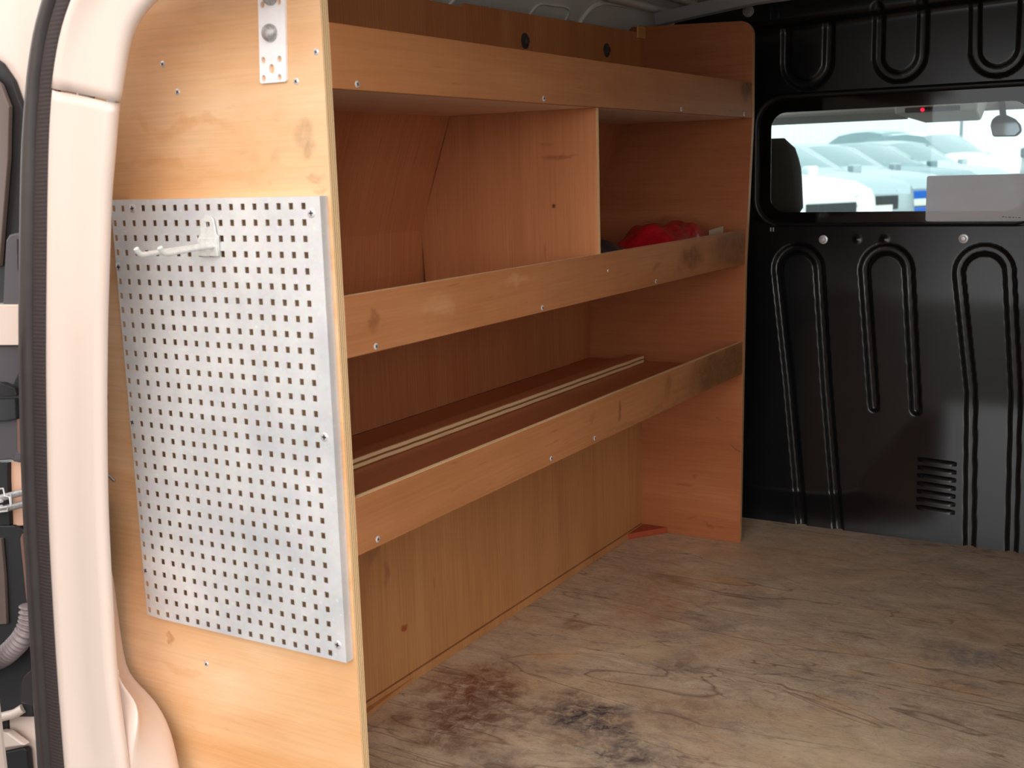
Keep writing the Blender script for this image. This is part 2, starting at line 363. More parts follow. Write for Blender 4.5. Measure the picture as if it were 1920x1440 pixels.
# thin cracks
gr_ = F.noise(F.coords((1.6,1,1), (2,2,2)), 130, 6, .75)
fc = F.mix(1.0, fc, F.ramp(gr_, [(.32, (.78,.76,.74)), (.50, (1,1,1)), (.68, (1.0,1.0,1.0))]), 'MULTIPLY')
vm = F.n('ShaderNodeTexNoise'); vm.inputs['Scale'].default_value = 1; vm.inputs['Detail'].default_value = 4; vm.inputs['Distortion'].default_value = .6; F.l(F.coords((8, 1.5, 1), (31, 3, 0)), vm.inputs['Vector'])
ck = F.math('ABSOLUTE', F.math('SUBTRACT', vm.outputs['Fac'], .5))
fc = F.mix(F.ramp(ck, [(0, (.6,)*3), (.009, (0,)*3)]), fc, C(96,70,54))
red, blu, brn, pal = C(116,62,44), C(62,59,66), C(96,76,68), C(210,180,140)
fc = F.blotch(fc, [(.64*S,.20*S,0,.20,.11,.2,.95,red),(.48*S,.14*S,0,.17,.14,.2,.9,C(98,56,42)),(.58*S,.02*S,0,.10,.14,.2,.7,C(96,66,56)),(.62*S,-.12*S,0,.08,.13,.2,1,blu),(.52*S,-.24*S,0,.07,.15,.2,.85,blu),(.70*S,-.02*S,0,.05,.08,.2,.8,C(72,54,50)),(.75*S,-.30*S,0,.10,.12,.2,.5,C(120,96,84)),(1.25*S,.05*S,0,.30,.10,.2,.5,C(176,112,76)),(.90*S,.10*S,0,.12,.08,.2,.5,C(214,164,112)),(1.75*S,-.05*S,0,.16,.16,.2,.45,C(190,160,132)),(.70*S,-.55*S,0,.12,.16,.2,.5,C(222,196,160)),
    (.97*S,-.20*S,0,.06,.09,.2,.7,brn),(1.32*S,-.74*S,0,.10,.20,.2,.65,C(92,94,100)),(1.02*S,-.42*S,0,.05,.10,.2,.3,C(90,84,84)),(1.0*S,-.06*S,0,.07,.12,.2,.6,pal),
    (1.07*S,.17*S,0,.05,.05,.2,.7,C(140,70,40)),(1.45*S,.15*S,0,.22,.16,.2,.4,C(150,100,72)),(.80*S,-.70*S,0,.12,.14,.2,.45,C(225,205,170)),(1.18*S,-.40*S,0,.02,.12,.2,.45,C(80,80,88)),
    (.40*S,.06*S,0,.05,.12,.2,.6,C(90,60,52)),(1.65*S,-.25*S,0,.14,.25,.2,.4,C(200,176,150)),(.36*S,-.06*S,0,.05,.08,.2,.5,C(74,64,70))], warp=.05, soft=.9, rag=.8)
F.l(fc, F.b.inputs['Base Color']); set_in(F.b, Roughness=.45); F.bump(fl2, .3, .001); FLOOR = F.mat

L = 1.864; D = .922
# ================================================================== the van: setting
o = MB(); o.box(-.12, 2.24, -1.25, .60, -.02, 0); struct(o.build('floor', FLOOR))
o = MB(); o.box(-.12, 2.24, -1.25, .60, -.10, -.022); struct(o.build('trim_4', BLACKP))
# left side metal behind the racking, leaning inwards above
rows = []
for y, z in ((.60,-.02),(.60,1.0),(.56,1.2),(.46,1.42),(.42,1.50),(.34,1.60),(.31,1.63)):
    rows.append([(x, y, z) for x in (-.02, .5, 1.0, 1.5, 2.25)])
w_left = struct(MB().grid(rows).build('wall_left', INNERW, solid=-.01))
o = MB(); o.box(-.12, 2.25, -1.28, -1.25, -.02, 1.7); struct(o.build('wall_right', INNERW))
o = MB(); o.box(-.12, 2.25, -1.28, .50, 1.632, 1.66); ceil = struct(o.build('ceiling', ROOFW))
ROOFW.node_tree.nodes['Principled BSDF'].inputs['Roughness'].default_value = .7
o = MB(); o.box(-.15, -.10, -1.28, .12, 1.575, 1.66); struct(o.build('trim_16', WHITE, bevel=.01))
# pressed ribs and slots of the side metal seen above the racking
def onwall(x, t, lift=.003):             # t: 0..1 up the leaning strip 1.42 -> 1.60
    pts = [(.46,1.42),(.42,1.50),(.34,1.60)]
    q = t*2; i = min(1, int(q)); q -= i
    y = pts[i][0]*(1-q)+pts[i+1][0]*q; z = pts[i][1]*(1-q)+pts[i+1][1]*q
    return Vector((x, y-lift*.7, z-lift*.5))
for x, t in ((1.02,.80),(1.33,.55),(1.35,.55),(1.53,.48),(1.55,.48),(1.72,.50)):
    p = onwall(x, t, .001); h = MB(); h.lathe([(.001,0),(.006,.0005),(.006,.002),(.001,.0025)], p, (0,-.75,-.6), 12)
    h.build('slot', RECESS, w_left, smooth=40)
h = MB(); h.tube(spline([onwall(1.32,.5), onwall(1.33,.76), onwall(1.40,.8), onwall(1.50,.79), onwall(1.52,.5)], 6), .003, 8); h.build('pressed_rib', INNERW, w_left, smooth=50)
h = MB(); h.tube(spline([onwall(1.60,.3), onwall(1.60,.8), onwall(1.66,.95), onwall(1.80,.98)], 6), .006, 8); h.build('pressed_rib', INNERW, w_left, smooth=50)
h = MB(); h.tube(spline([onwall(.95,.5), onwall(1.0,.85), onwall(1.12,.98)], 6), .004, 8); h.build('pressed_rib', INNERW, w_left, smooth=50)
# cant rail along the roof edge and the roof bow before the bulkhead
o = MB(); o.tube([(-.1,.335,1.605),(1.0,.335,1.605),(2.1,.315,1.60)], .018, 10, flat=.7); o.tube([(-.1,.26,1.628),(2.1,.25,1.625)], .010, 8)
struct(o.build('trim_1', INNERW, smooth=50))
o = MB(); p = [Vector((1.95,.31,1.565)), Vector((1.95,.20,1.578)), Vector((1.95,0,1.60)), Vector((1.95,-.4,1.615)), Vector((1.95,-1.2,1.615))]
P = [];
for q in p:
    P.append([q+Vector(d) for d in ((-.02,0,-.0),(-.014,0,-.014),(.004,0,-.018),(.012,0,-.006),(.02,0,.012),(-.02,0,.02))])
o.grid(P, closed=True); struct(o.build('trim_2', plain('roof_bow', C(150,150,148), .45), smooth=40))

# ------------------------------------------------------------------ black steel bulkhead
X0 = 2.12
YA, YB, ZA, ZB = .60, -1.26, -.02, 1.66
st = .0045
ys = np.arange(YB, YA+st, st); zs = np.arange(ZA, ZB+st, st)
Yg, Zg = np.meshgrid(ys, zs); Yr, Zr = Yg, Zg
XW = 2.220                                   # plane of the window panel
def ss(t): t = np.clip(t, 0, 1); return t*t*(3-2*t)
def base_x(y, z):                            # the pressing leans out at its foot and again under the window
    sp = lambda v, w: w*np.logaddexp(0, v/w)
    e = .42*(1-ss((-.10-y)/.44))*ss(z/.13); t = z+e
    low = X0+.143*(.42-sp(.42-t, .014))+.14*sp(z-.735, .014)
    w = 1/(1+np.exp(-(z-.958)/.0022))
    return low*(1-w)+XW*w
def kf(x): return (x-CAM.x)/(X0-CAM.x)
def UP(y, z, x=XW): k = kf(x); return (CAM.y+(y-CAM.y)*k, CAM.z+(z-CAM.z)*k)
Xb = base_x(Yr, Zr); kk = kf(Xb)
Yg = CAM.y+(Yr-CAM.y)/kk; Zg = CAM.z+(Zr-CAM.z)/kk
def seg_d(px_, pz_, a, b):
    ax, az = a; bx, bz = b; dx, dz = bx-ax, bz-az
    t = np.clip(((px_-ax)*dx+(pz_-az)*dz)/(dx*dx+dz*dz), 0, 1)
    return np.hypot(px_-ax-t*dx, pz_-az-t*dz)
def groove(H, pts, hw=.0115, dep=.011):
    pts = [(p[0], p[1]) for p in pts]; d = np.full(H.shape, 9.)
    for a, b in zip(pts[:-1], pts[1:]): d = np.minimum(d, seg_d(Yg, Zg, a, b))
    k = np.clip(1-(d/(hw*1.35))**2, 0, 1); return np.maximum(H, dep*np.minimum(1, k*1.5))
H = np.zeros_like(Yr)
def upath(yl, yr, ztop, z_end_l, z_end_r, knee=None, yl2=None, yr2=None, sgn=1):
    r = abs(yl-yr)/2; cy = (yl+yr)/2; zc = ztop-sgn*r; pts = []
    arc = [(cy+r*math.cos(math.radians(a)), zc+sgn*r*math.sin(math.radians(a))) for a in range(0, 181, 12)]
    lft = [(yl2, z_end_l)] if knee is None else [(yl2[1], z_end_l), (yl2[0], knee)]
    rgt = [(yr2, z_end_r)] if knee is None else [(yr2[0], knee), (yr2[1], z_end_r)]
    return lft+arc+rgt        # arc runs from +y side (left in view) to -y side
G = [upath(-.012,-.143,.876, 0,0, .46, (-.055,-.103), (-.172,-.218)),
     upath(-.278,-.406,.876, .40,.40, None, -.318,-.440),
     upath(-.545,-.681,.878, 0,0, .47, (-.592,-.606), (-.712,-.722)),
     upath(-.82,-.95,.876, .40,.40, None, -.85,-.97),
     upath(-.033,-.159,1.362, 1.53,1.53, None, -.033,-.160, -1),
     upath(-.303,-.424,1.366, 1.56,1.56, None, -.303,-.424, -1),
     upath(-.565,-.688,1.365, 1.56,1.56, None, -.562,-.688, -1),
     upath(-.83,-.95,1.365, 1.56,1.56, None, -.83,-.95, -1)]
for i, g in enumerate(G): H = groove(H, g, .0115, .012 if i < 4 else .009)
Xg = Xb+H
top = 1/(1+np.exp((1.535-(Zg-.04*np.clip(-Yg,0,1)))/.004)); Xg = Xg-.03*top   # shelf pressing under the roof
for by, bz in ((-.255,.905),(-.335,.905)): Xg = Xg-.004*np.exp(-((Yg-by)**2+(Zg-bz)**2)/.00006)
wy0, wy1, wz0, wz1, wr = -.775, .060, .945, 1.330, .085                 # opening
cy, cz = (wy0+wy1)/2, (wz0+wz1)/2
dx = np.abs(Yg-cy)-(wy1-wy0)/2+wr; dz = np.abs(Zg-cz)-(wz1-wz0)/2+wr
sdf = np.hypot(np.maximum(dx,0), np.maximum(dz,0))+np.minimum(np.maximum(dx,dz),0)-wr
nz, ny = Yg.shape
V = np.stack([Xg.ravel(), Yr.ravel(), Zr.ravel()], 1)*S
idx = np.arange(nz*ny).reshape(nz, ny)
quad = np.stack([idx[:-1,:-1].ravel(), idx[1:,:-1].ravel(), idx[1:,1:].ravel(), idx[:-1,1:].ravel()], 1)
keep = (sdf[:-1,:-1] > -.004).ravel(); quad = quad[keep]
me = bpy.data.meshes.new('wall_front'); me.vertices.add(len(V)); me.vertices.foreach_set('co', V.ravel())
me.loops.add(len(quad)*4); me.loops.foreach_set('vertex_index', quad.ravel()); me.polygons.add(len(quad))
me.polygons.foreach_set('loop_start', np.arange(len(quad))*4); me.polygons.foreach_set('loop_total', np.full(len(quad), 4))
me.polygons.foreach_set('use_smooth', np.ones(len(quad), bool)); me.materials.append(BULK); me.update(); me.validate()
bulk = bpy.data.objects.new('wall_front', me); SC.collection.objects.link(bulk); struct(bulk); BASE['wall_front'] = Vector((0,0,0))
# louvres
def surf_x(y, z): return float(base_x(np.float64(y), np.float64(z)))
for k in range(7):
    zc = .256-k*.0247; zc = UP(0, zc, X0+.065*zc/.42)[1]; y0, y1 = -.448, -.565; y0, y1 = [UP(q, 0, X0+.065*zc/.42)[0] for q in (y0, y1)]; rows = []
    m = MB(); n = 18
    for i in range(n+1):
        t = i/n; y = y0+(y1-y0)*t-.0006*k*(0); e = min(t, 1-t)*n/3.2; e = math.sin(min(1, e)*math.pi/2)
        zz = zc-.003*t
        x = surf_x(y, zc)
        rows.append([(x+.003, y, zz+.003*e+.0005), (x-.003*e, y, zz+.002*e), (x-.0085*e, y, zz-.004), (x-.0105*e, y, zz-.0105), (x-.008*e, y, zz-.0115), (x+.003, y, zz-.0115)])
    m.grid(rows); m.build('louvre', BULK, bulk, smooth=60)
def hexbolt(parent, p, r, mat, name='bolt', ax=(-1,0,0)):
    b = MB(); b.lathe([(r*1.5,-.001),(r*1.5,.002),(r*1.1,.003),(r*.9,.003)], p, ax, 20); b.lathe([(r,.002),(r,.007),(r*.8,.009),(r*.3,.0095)], p, ax, 6)
    return b.build(name, mat, parent, smooth=30)
for y, z in ((-.156,.904),(-.556,.908),(-.956,.908)): y, z = UP(y, z, 2.208); hexbolt(bulk, (surf_x(y, z)-.0005, y, z), .009, SCREW)
y, z = UP(.086, 1.589, XW-.03); hexbolt(bulk, (XW-.03, y, z), .012, BOLT)
for y in (.055, .03): 
    b = MB(); b.box(XW-.034, XW-.028, y-.018, y-.010, 1.565, 1.63); b.build('pressed_rib', BULK, bulk, bevel=.002)
for y in (-.655, -.70):
    y, z = UP(y, .943); b = MB(); b.box(XW-.008, XW-.002, y-.006, y+.006, z-.009, z+.009); b.build('clip', FRAME, bulk, bevel=.001)
for y in (.008, .000):
    y, z = UP(y, .934, 2.21); b = MB(); b.box(2.205, 2.212, y-.0015, y+.0015, z-.006, z+.006); b.build('clip', SCREW, bulk)
# window: rubber frame, glass with black border
A_, B_ = UP(wy0, wz0), UP(wy1, wz1); wy0, wy1, wz0, wz1 = A_[0], B_[0], A_[1], B_[1]; cy, cz = (wy0+wy1)/2, (wz0+wz1)/2
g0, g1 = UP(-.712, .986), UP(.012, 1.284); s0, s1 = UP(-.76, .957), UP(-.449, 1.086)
wroot = struct(bpy.data.objects.new('window_1', None)); SC.collection.objects.link(wroot); wroot.location = Vector((XW, cy, cz))*S; BASE['window_1'] = Vector((XW, cy, cz))
fo = rrect(wy0-.012, wy1+.012, wz0-.008, wz1+.012, .09); fi = rrect(wy0+.012, wy1-.014, wz0+.010, wz1-.010, .075)
o = MB(); n = len(fo); c2 = [( (a[0]+b[0])/2, (a[1]+b[1])/2) for a, b in zip(fo, fi)]
o.grid([[(XW+.006, a[0], a[1]) for a in fo], [(XW-.010, a[0]*.85+b[0]*.15, a[1]*.85+b[1]*.15) for a, b in zip(fo, fi)], [(XW-.014, *a) for a in c2],
        [(XW-.010, a[0]*.15+b[0]*.85, a[1]*.15+b[1]*.85) for a, b in zip(fo, fi)], [(XW+.008, *b) for b in fi]], closed=True)
o.build('window_frame', FRAME, wroot, smooth=60)
o = MB(); gi = rrect(g0[0], g1[0], g0[1], g1[1], .046)[::-1]
o.plate(rrect(wy0+.008, wy1-.008, wz0+.006, wz1-.006, .078), [gi], (XW+.004,0,0), (0,1,0), (0,0,1), (-1,0,0), .001); o.build('glass_border', FRIT, wroot)
o = MB(); o.plate(rrect(wy0+.006, wy1-.006, wz0+.004, wz1-.004, .078), [], (XW+.0055,0,0), (0,1,0), (0,0,1), (-1,0,0), .0015); o.build('pane', GLASS, wroot)
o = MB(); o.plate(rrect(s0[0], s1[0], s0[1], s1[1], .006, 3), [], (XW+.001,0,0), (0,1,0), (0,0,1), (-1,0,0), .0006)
sheet = o.build('reflection_sheet', SHEET, base=(XW, -.6, .957)); tag(sheet, 'pale translucent sheet standing in for a reflection on the lower right of the black bulkhead window', 'sheet')  # added sheet that imitates the bright outdoors reflected in the glass
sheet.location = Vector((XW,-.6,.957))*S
o = MB()
for k, (y, z, w) in enumerate((*UP(a_, b_), c_) for a_, b_, c_ in ((-.655,.9690,.006),(-.664,.9680,.003),(-.671,.9675,.007),(-.682,.967,.004),(-.690,.9665,.003),(-.697,.966,.006))): o.box(XW+.0002, XW+.0008, y-w, y, z-.001, z+.0008)
o.build('pen_mark', RECESS, sheet)

# ================================================================== racking
rack = thing('van_racking', (0, 0, 0), 'long plywood van racking unit with three lipped shelves along the left side', 'shelving')
def side_panel(x0, x1, prof, mats, name):    # prof: (y,z) outline; faces: 0 faces, 1 edges
    m = MB(); m.plate(prof, [], (x0,0,0), (0,1,0), (0,0,1), (-1,0,0), x1-x0, 0, 1); return m.build(name, mats, rack, bevel=.0012)
near = side_panel(0, .018, [(0,0),(.585,0),(.585,1.02),(.54,1.2),(.44,1.42),(.40,1.50),(.33,1.57),(.08,1.57)]+[(.08-.08*math.sin(a), 1.49+.08*math.cos(a)) for a in (.26,.52,.79,1.05,1.31,1.57)], [W_panel, E_x], 'end_panel')
near['label'] = 'pale honey plywood outer end panel'
far_prof = [(.012,0),(.585,0),(.585,1.02),(.54,1.2),(.44,1.42),(.40,1.50),(.355,1.543),(.33,1.542),(.02,1.531)]+[(.022-.040*math.sin(a), 1.491+.040*math.cos(a)) for a in (.26,.52,.79,1.05,1.31,1.57)]+[(-.018,1.26),(0,.85),(.006,.5)]
far = side_panel(L, L+.018, far_prof, [W_far, E_xf], 'end_panel')
def board(name, mats, x0, x1, y0, y1, z0, z1, mi=0, bevel=.0012, parent=None):
    m = MB(); m.box(x0, x1, y0, y1, z0, z1, mi); return m.build(name, mats, parent or rack, bevel=bevel)
EY = (0,0,0,0,0,1)
board('shelf', [W_shelf, W_under_lit], .018, L, .012, .385, 1.263, 1.280, (0,0,0,0,1,0))
board('shelf', W_shelf, .018, L, .012, .485, .851, .867)
board('shelf', W_shelf, .018, L, .012, .508, .526, .545)
lips = []
for (z0, z1, w, za, zb, yr) in ((1.2629, 1.3596, W_lip1, 0, 0, -.016), (.8490, .9471, W_lip2, 0, 0, 0), (.5241, .6205, W_lip3, 0, 0, .006)):
    m = MB(); t = .012
    m.hexa([(.018,0,z0),(.018,0,z1),(.018,t,z0),(.018,t,z1),(L,yr,z0),(L,yr,z1),(L,yr+t,z0),(L,yr+t,z1)], EY)
    lips.append(m.build('shelf_lip', [w, E_y], rack, bevel=.001))
m = MB(); dp = [(.004,.867),(.472,.867),(.478,1.0),(.383,1.263),(.004,1.263)]
m.plate(dp, [], (D-.006,0,0), (0,1,0), (0,0,1), (-1,0,0), .012, 0, 1); m.build('divider', [W_div, E_d], rack, bevel=.0008)
# back linings
m = MB(); pr = [(.384,1.263),(.430,1.145),(.476,1.0),(.484,.90),(.492,.867)]
m.grid([[(x, y, z) for y, z in pr] for x in (.018, L)]); m.build('back_panel', W_back, rack, solid=-.008)
m = MB(); m.grid([[(x, y, z) for y, z in ((.510,.545),(.509,.851))] for x in (.018, L)]); m.build('back_panel', W_back, rack, solid=-.008)
board('back_panel', W_low, .018, L, .335, .347, .022, .526)
board('back_panel', W_low, .018, L, .331, .343, .0, .020).name = 'kick_board'
ub1 = board('back_panel', W_up, .018, .893, .317, .329, 1.280, 1.499)
m = MB(); m.hexa([(.893,.317,1.28),(.893,.317,1.507),(.893,.329,1.28),(.893,.329,1.507),(L,.317,1.28),(L,.317,1.523),(L,.329,1.28),(L,.329,1.523)]); ub2 = m.build('back_panel', W_up, rack, bevel=.001)
board('batten', W_batten, 1.815, L, .310, .3165, 1.505, 1.540)
# raised double strip on the bottom shelf
board('shelf_strip', [W_shelf, E_z], .018, 1.822, .305, .347, .545, .5695, (1,1,1,1,0,0))
m = MB(); m.hexa([(.20,.300,0),(.20,.300,.010),(.20,.331,0),(.20,.331,.010),(.60,.3295,0),(.60,.3295,.010),(.60,.331,0),(.60,.331,.010)]); m.build('floor_batten', W_low, rack, bevel=.001)
m = MB(); zb = .019
m.add([(1.745,.331,.0005),(L-.001,.248,.0005),(L-.001,.331,.0005),(1.745,.331,zb),(L-.001,.248,zb),(L-.001,.331,zb)], [(0,1,2),(3,5,4),(0,3,4,1),(1,4,5,2),(2,5,3,0)]); m.build('corner_block', plain('red_batten', C(160,72,44), .5, var=.15, vscale=15), rack, bevel=.001)
# screws
def screw(parent, p, ax, r=.0058, name='screw', rot=.3):
    p = Vector(p); axv = Vector(ax).normalized(); a = axv.orthogonal().normalized(); b = axv.cross(a)
    a, b = a*math.cos(rot)+b*math.sin(rot), b*math.cos(rot)-a*math.sin(rot)
    m = MB(); m.lathe([(r,-.0008),(r,.0004),(r*.85,.0010),(r*.3,.0012)], p, axv, 14, 0)
    for u, v in ((a, b), (b, a)):
        q = [p+axv*h+u*(sx*r*.55)+v*(sy*r*.16) for sx in (-1,1) for sy in (-1,1) for h in (.0006,.0014)]; m.hexa(q, 1)
    return m.build(name, [SCREW, RECESS], parent, smooth=40)
for y, z in ((.336,1.321),(.307,1.275),(.013,1.316),(.055,1.276),(.346,.276)): screw(near, (0,y,z), (-1,0,0), .0052, rot=random.random())
for xs, lip, z in (((.078,.666,1.355,1.801),lips[0],1.272),((.093,.65,1.221),lips[1],.858),((.072,.676,.881),lips[2],.537)):
    for x in xs: screw(lip, (x, -.016*(x/L) if lip is lips[0] else .006*(x/L) if lip is lips[2] else 0, z), (0,-1,0), .0055, rot=random.random())
screw(lips[1], (.955,0,.907), (0,-1,0), .003)
for x, z in ((1.16,1.446),(1.614,1.456)):
    b = MB(); b.lathe([(.019,-.001),(.019,.002),(.017,.003),(.008,.003)], (x,.317,z), (0,-1,0), 24); b.lathe([(.011,.002),(.011,.008),(.008,.010),(.002,.0105)], (x,.317,z), (0,-1,0), 6)
    b.build('bolt', plain('dark_bolt', C(84,76,74), .5, .5), ub2, smooth=30)

# ================================================================== perforated sheet on the end panel
pitch = .025; PY0, PZ0 = .0394, 1.0889; NJ, NI = 18, 30; XF = -.019
yR, yL, zT, zB = .008, .4725, 1.1035, .353
peg = thing('pegboard', (-.01, .24, zB), 'galvanised square-hole pegboard sheet screwed to the outer plywood end panel', 'pegboard')
ye = [yR]+[v for j in range(NJ) for v in (PY0+j*pitch-.0043, PY0+j*pitch+.0043)]+[yL]
ze = [zB]+[v for i in range(NI) for v in (PZ0-(NI-1-i)*pitch-.0050, PZ0-(NI-1-i)*pitch+.0050)]+[zT]
m = MB()
def xs_(y): return XF+.004*max(0, (y-.42)/.05)**2     # left margin of the sheet rolls back slightly
vf = {}; vs = []; fs = []; mi_ = []
for a, y in enumerate(ye):
    for b, z in enumerate(ze):
        vf[a, b, 0] = len(vs); vs.append((xs_(y), y, z)); vf[a, b, 1] = len(vs); vs.append((xs_(y)+.0016, y, z))
def ishole(a, b): return a % 2 == 1 and b % 2 == 1 and 0 < a < len(ye)-2 and 0 < b < len(ze)-2 or False
HA = lambda a, b: (a >= 0 and b >= 0 and a < len(ye)-1 and b < len(ze)-1 and a % 2 == 1 and b % 2 == 1)
for a in range(len(ye)-1):
    for b in range(len(ze)-1):
        q = [(a,b),(a+1,b),(a+1,b+1),(a,b+1)]
        if HA(a, b):
            for k in range(4):
                u, v = q[k], q[(k+1) % 4]; fs.append((vf[(*u,0)], vf[(*v,0)], vf[(*v,1)], vf[(*u,1)])); mi_.append(0)
        else:
            fs.append(tuple(vf[(*p,0)] for p in q)[::-1]); mi_.append(0); fs.append(tuple(vf[(*p,1)] for p in q)); mi_.append(1)
m.add(vs, fs, mi_); m.box(XF, -.0005, yR-.0016, yR, zB, zT); m.box(XF+.0016, -.0005, yR, yL-.045, zB, zB+.0014); m.box(XF+.0016, -.0005, yR, yL-.03, zT-.0014, zT)
m.build('perforated_sheet', [PEG, plain('sheet_back_shade', C(70,64,62), .7)], peg, fix=True)  # unseen back face made dark to cut bounce light, so the holes look shaded
for y, z in ((.4144,1.0889),(.0245,1.078),(.4644,.9889),(.0245,.728),(.4644,.7139),(.4644,.4389),(.0225,.381)): screw(peg, (xs_(y), y, z), (-1,0,0), .0075, rot=random.random())
# hook
hk = thing('double_hook', (XF, .24, 1.01), 'galvanised double-prong tool hook clipped on the square-hole pegboard', 'hook')
m = MB(); out = [(.262,1.0105),(.219,1.0105),(.217,1.042),(.222,1.046),(.225,1.066)]+[(.239-.0145*math.cos(a), 1.066+.010*math.sin(a)) for a in (.5,1.0,1.57,2.1,2.6)]+[(.2535,1.066),(.258,1.046),(.262,1.042)]
m.plate(out, [[(.239+.0045*c, 1.0615+.0045*s_) for c, s_ in ((1,1),(-1,1),(-1,-1),(1,-1))]], (XF-.0045,0,0), (0,1,0), (0,0,1), (-1,0,0), .003)
m.box(XF-.0075, XF-.0005, .219, .262, 1.0105, 1.040); m.build('back_plate', HOOKM, hk, bevel=.0012)
for y0, y1, ln in ((.228,.228,.115),(.250,.252,.140)):
    m = MB(); pts = [(XF-.004, y0, 1.027), (XF-.03, y0, 1.0265), (XF-ln*.6, y1, 1.0245), (XF-ln+.012, y1, 1.0225), (XF-ln+.002, y1, 1.0245), (XF-ln-.004, y1, 1.0325)]
    m.tube(spline(pts, 6), .0042, 12); m.build('prong', HOOKM, hk, smooth=50)
# strap plate at the top
sp_ = thing('steel_strap_plate', (0, .095, 1.28), 'bright drilled steel strap plate bolted at the top of the end panel', 'bracket')
m = MB(); sk = lambda y, z: (y+(1.34-z)*.055, z)
outl = [sk(*p) for p in rrect(.067, .1205, 1.2765, 1.49, .004, 3)]
hl = []
for y, z, r, ry in ((.1125,1.311,.0042,.005),(.0800,1.3105,.0042,.005),(.0960,1.2970,.0055,.0075),(.1125,1.284,.0042,.005),(.0805,1.2835,.0042,.005),(.1115,1.3925,.0045,.005),(.0790,1.3935,.0045,.005),(.1115,1.44,.0045,.005),(.0790,1.44,.0045,.005)):
    hl.append(circ(*sk(y, z), r, 14, ry)[::-1])
m.plate(outl, hl, (-.0048,0,0), (0,1,0), (0,0,1), (-1,0,0), .0046); m.build('plate', STEEL, sp_, bevel=.0006)
for y, z in ((.0965,1.350),(.094,1.403)):
    y, z = sk(y, z); b = MB(); b.lathe([(.0135,-.0005),(.0135,.003),(.012,.007),(.008,.0095),(.002,.0105)], (-.005,y,z), (-1,0,0), 22); b.build('bolt_head', BOLT, sp_, smooth=50)

# ================================================================== parcels on the right part of the middle shelf
RED = NT('red_plastic'); rn = RED.noise(RED.coords(), 30, 4, .6, .5); RED.l(RED.ramp(rn, [(.3, C(150,8,20)), (.7, C(205,20,36))]), RED.b.inputs['Base Color']); set_in(RED.b, Roughness=.25); RED.bump(rn, .5, .006); RED = RED.mat
def pillow(name, c, sx, sy, sz, mat, rot=0, seed=1, parent=None, base=None, n=22):
    rnd = random.Random(seed); ph = [rnd.uniform(0, 6) for _ in range(6)]; m = MB()
    for sgn in (1, -1):
        rows = []
        for i in range(n+1):
            r = []
            for j in range(n+1):
                u, v = i/n*2-1, j/n*2-1; e = max(0, (1-u**4)*(1-v**4))**.5
                w = 1+.09*math.sin(5*u+ph[0]+2*v)*math.cos(4*v+ph[1])+.05*math.sin(12*u+ph[2]-4*v)
                x, y = u*sx*(1-.05*v*v), v*sy*(1-.05*u*u); z = sz*(e*w if sgn > 0 else -.02*e)
                r.append((c[0]+x*math.cos(rot)-y*math.sin(rot), c[1]+x*math.sin(rot)+y*math.cos(rot), c[2]+z))
            rows.append(r)
        m.grid(rows, flip=sgn < 0)
    return m.build(name, mat, parent, base=base, smooth=60, fix=False)
rbag = thing('red_bag', (1.56,.16,.868), 'red plastic packed bag lying behind the middle shelf lip', 'bag')
pillow('bag_body', (1.63,.15,.8685), .215, .10, .106, RED, .05, 3, rbag)
FILM = NT('clear_film'); t_ = FILM.n('ShaderNodeBsdfTransparent'); g_ = FILM.n('ShaderNodeBsdfGlossy'); g_.inputs['Roughness'].default_value = .15; x_ = FILM.n('ShaderNodeMixShader'); x_.inputs[0].default_value = .10
FILM.l(t_.outputs[0], x_.inputs[1]); FILM.l(g_.outputs[0], x_.inputs[2]); FILM.l(x_.outputs[0], FILM.out.inputs['Surface'])
o = pillow('film_wrap', (1.67,.15,.8695), .180, .112, .118, FILM.mat, .12, 7, rbag)
m = MB(); m.hexa([(1.70,.046,.934),(1.70,.046,.955),(1.70,.048,.934),(1.70,.048,.955),(1.79,.040,.940),(1.79,.040,.962),(1.79,.042,.940),(1.79,.042,.962)])
m.build('paper_tag', plain('tag_paper', C(190,160,130), .6), rbag)['label'] = 'small tan paper tag'
dk = tag(pillow('dark_bag', (1.17,.22,.8685), .17, .16, .09, plain('dark_film', C(52,44,50), .3, var=.3, vscale=25), .2, 11, base=(1.17,.22,.868)), 'dark bag slumped left of the red bag on the middle shelf', 'bag')

# ================================================================== rear door opening: pillar trim, seal
PXX = -.15
def poly_px(pts): 
    return spline([at(x, y, 0, PXX) for x, y in pts], 6)
seal_out = [(420,-250),(290,-215),(170,-140),(116,-80),(95,-30),(85,0),(68,65),(57,140),(49,230),(45,300),(42,430),(40,600),(42,760),(46,900),(52,1030),(60,1180),(68,1320),(76,1440),(80,1500)]
seal_in = [(450,-200),(325,-165),(228,-105),(182,-60),(158,-28),(143,0),(122,67),(108,150),(101,240),(98,360),(96,520),(95,680),(96,800),(98,930),(103,1060),(112,1219),(120,1340),(127,1440),(131,1500)]
pil_in = [(540,-90),(440,-72),(370,-50),(335,-36),(306,-18),(280,0),(251,36),(233,80),(222,140),(214,200),(207,283),(200,367),(196,480),(192,620),(191,760),(192,880),(195,990),(203,1140),(211,1260),(220,1340),(234,1440),(240,1500)]
def resample(P, n):
    d = [0]
    for a, b in zip(P[:-1], P[1:]): d.append(d[-1]+(b-a).length)
    out = []
    for k in range(n):
        t = d[-1]*k/(n-1); i = 0
        while i < len(d)-2 and d[i+1] < t: i += 1
        q = (t-d[i])/max(1e-9, d[i+1]-d[i]); out.append(P[i]*(1-q)+P[i+1]*q)
    return out
NS = 90
JI = 26
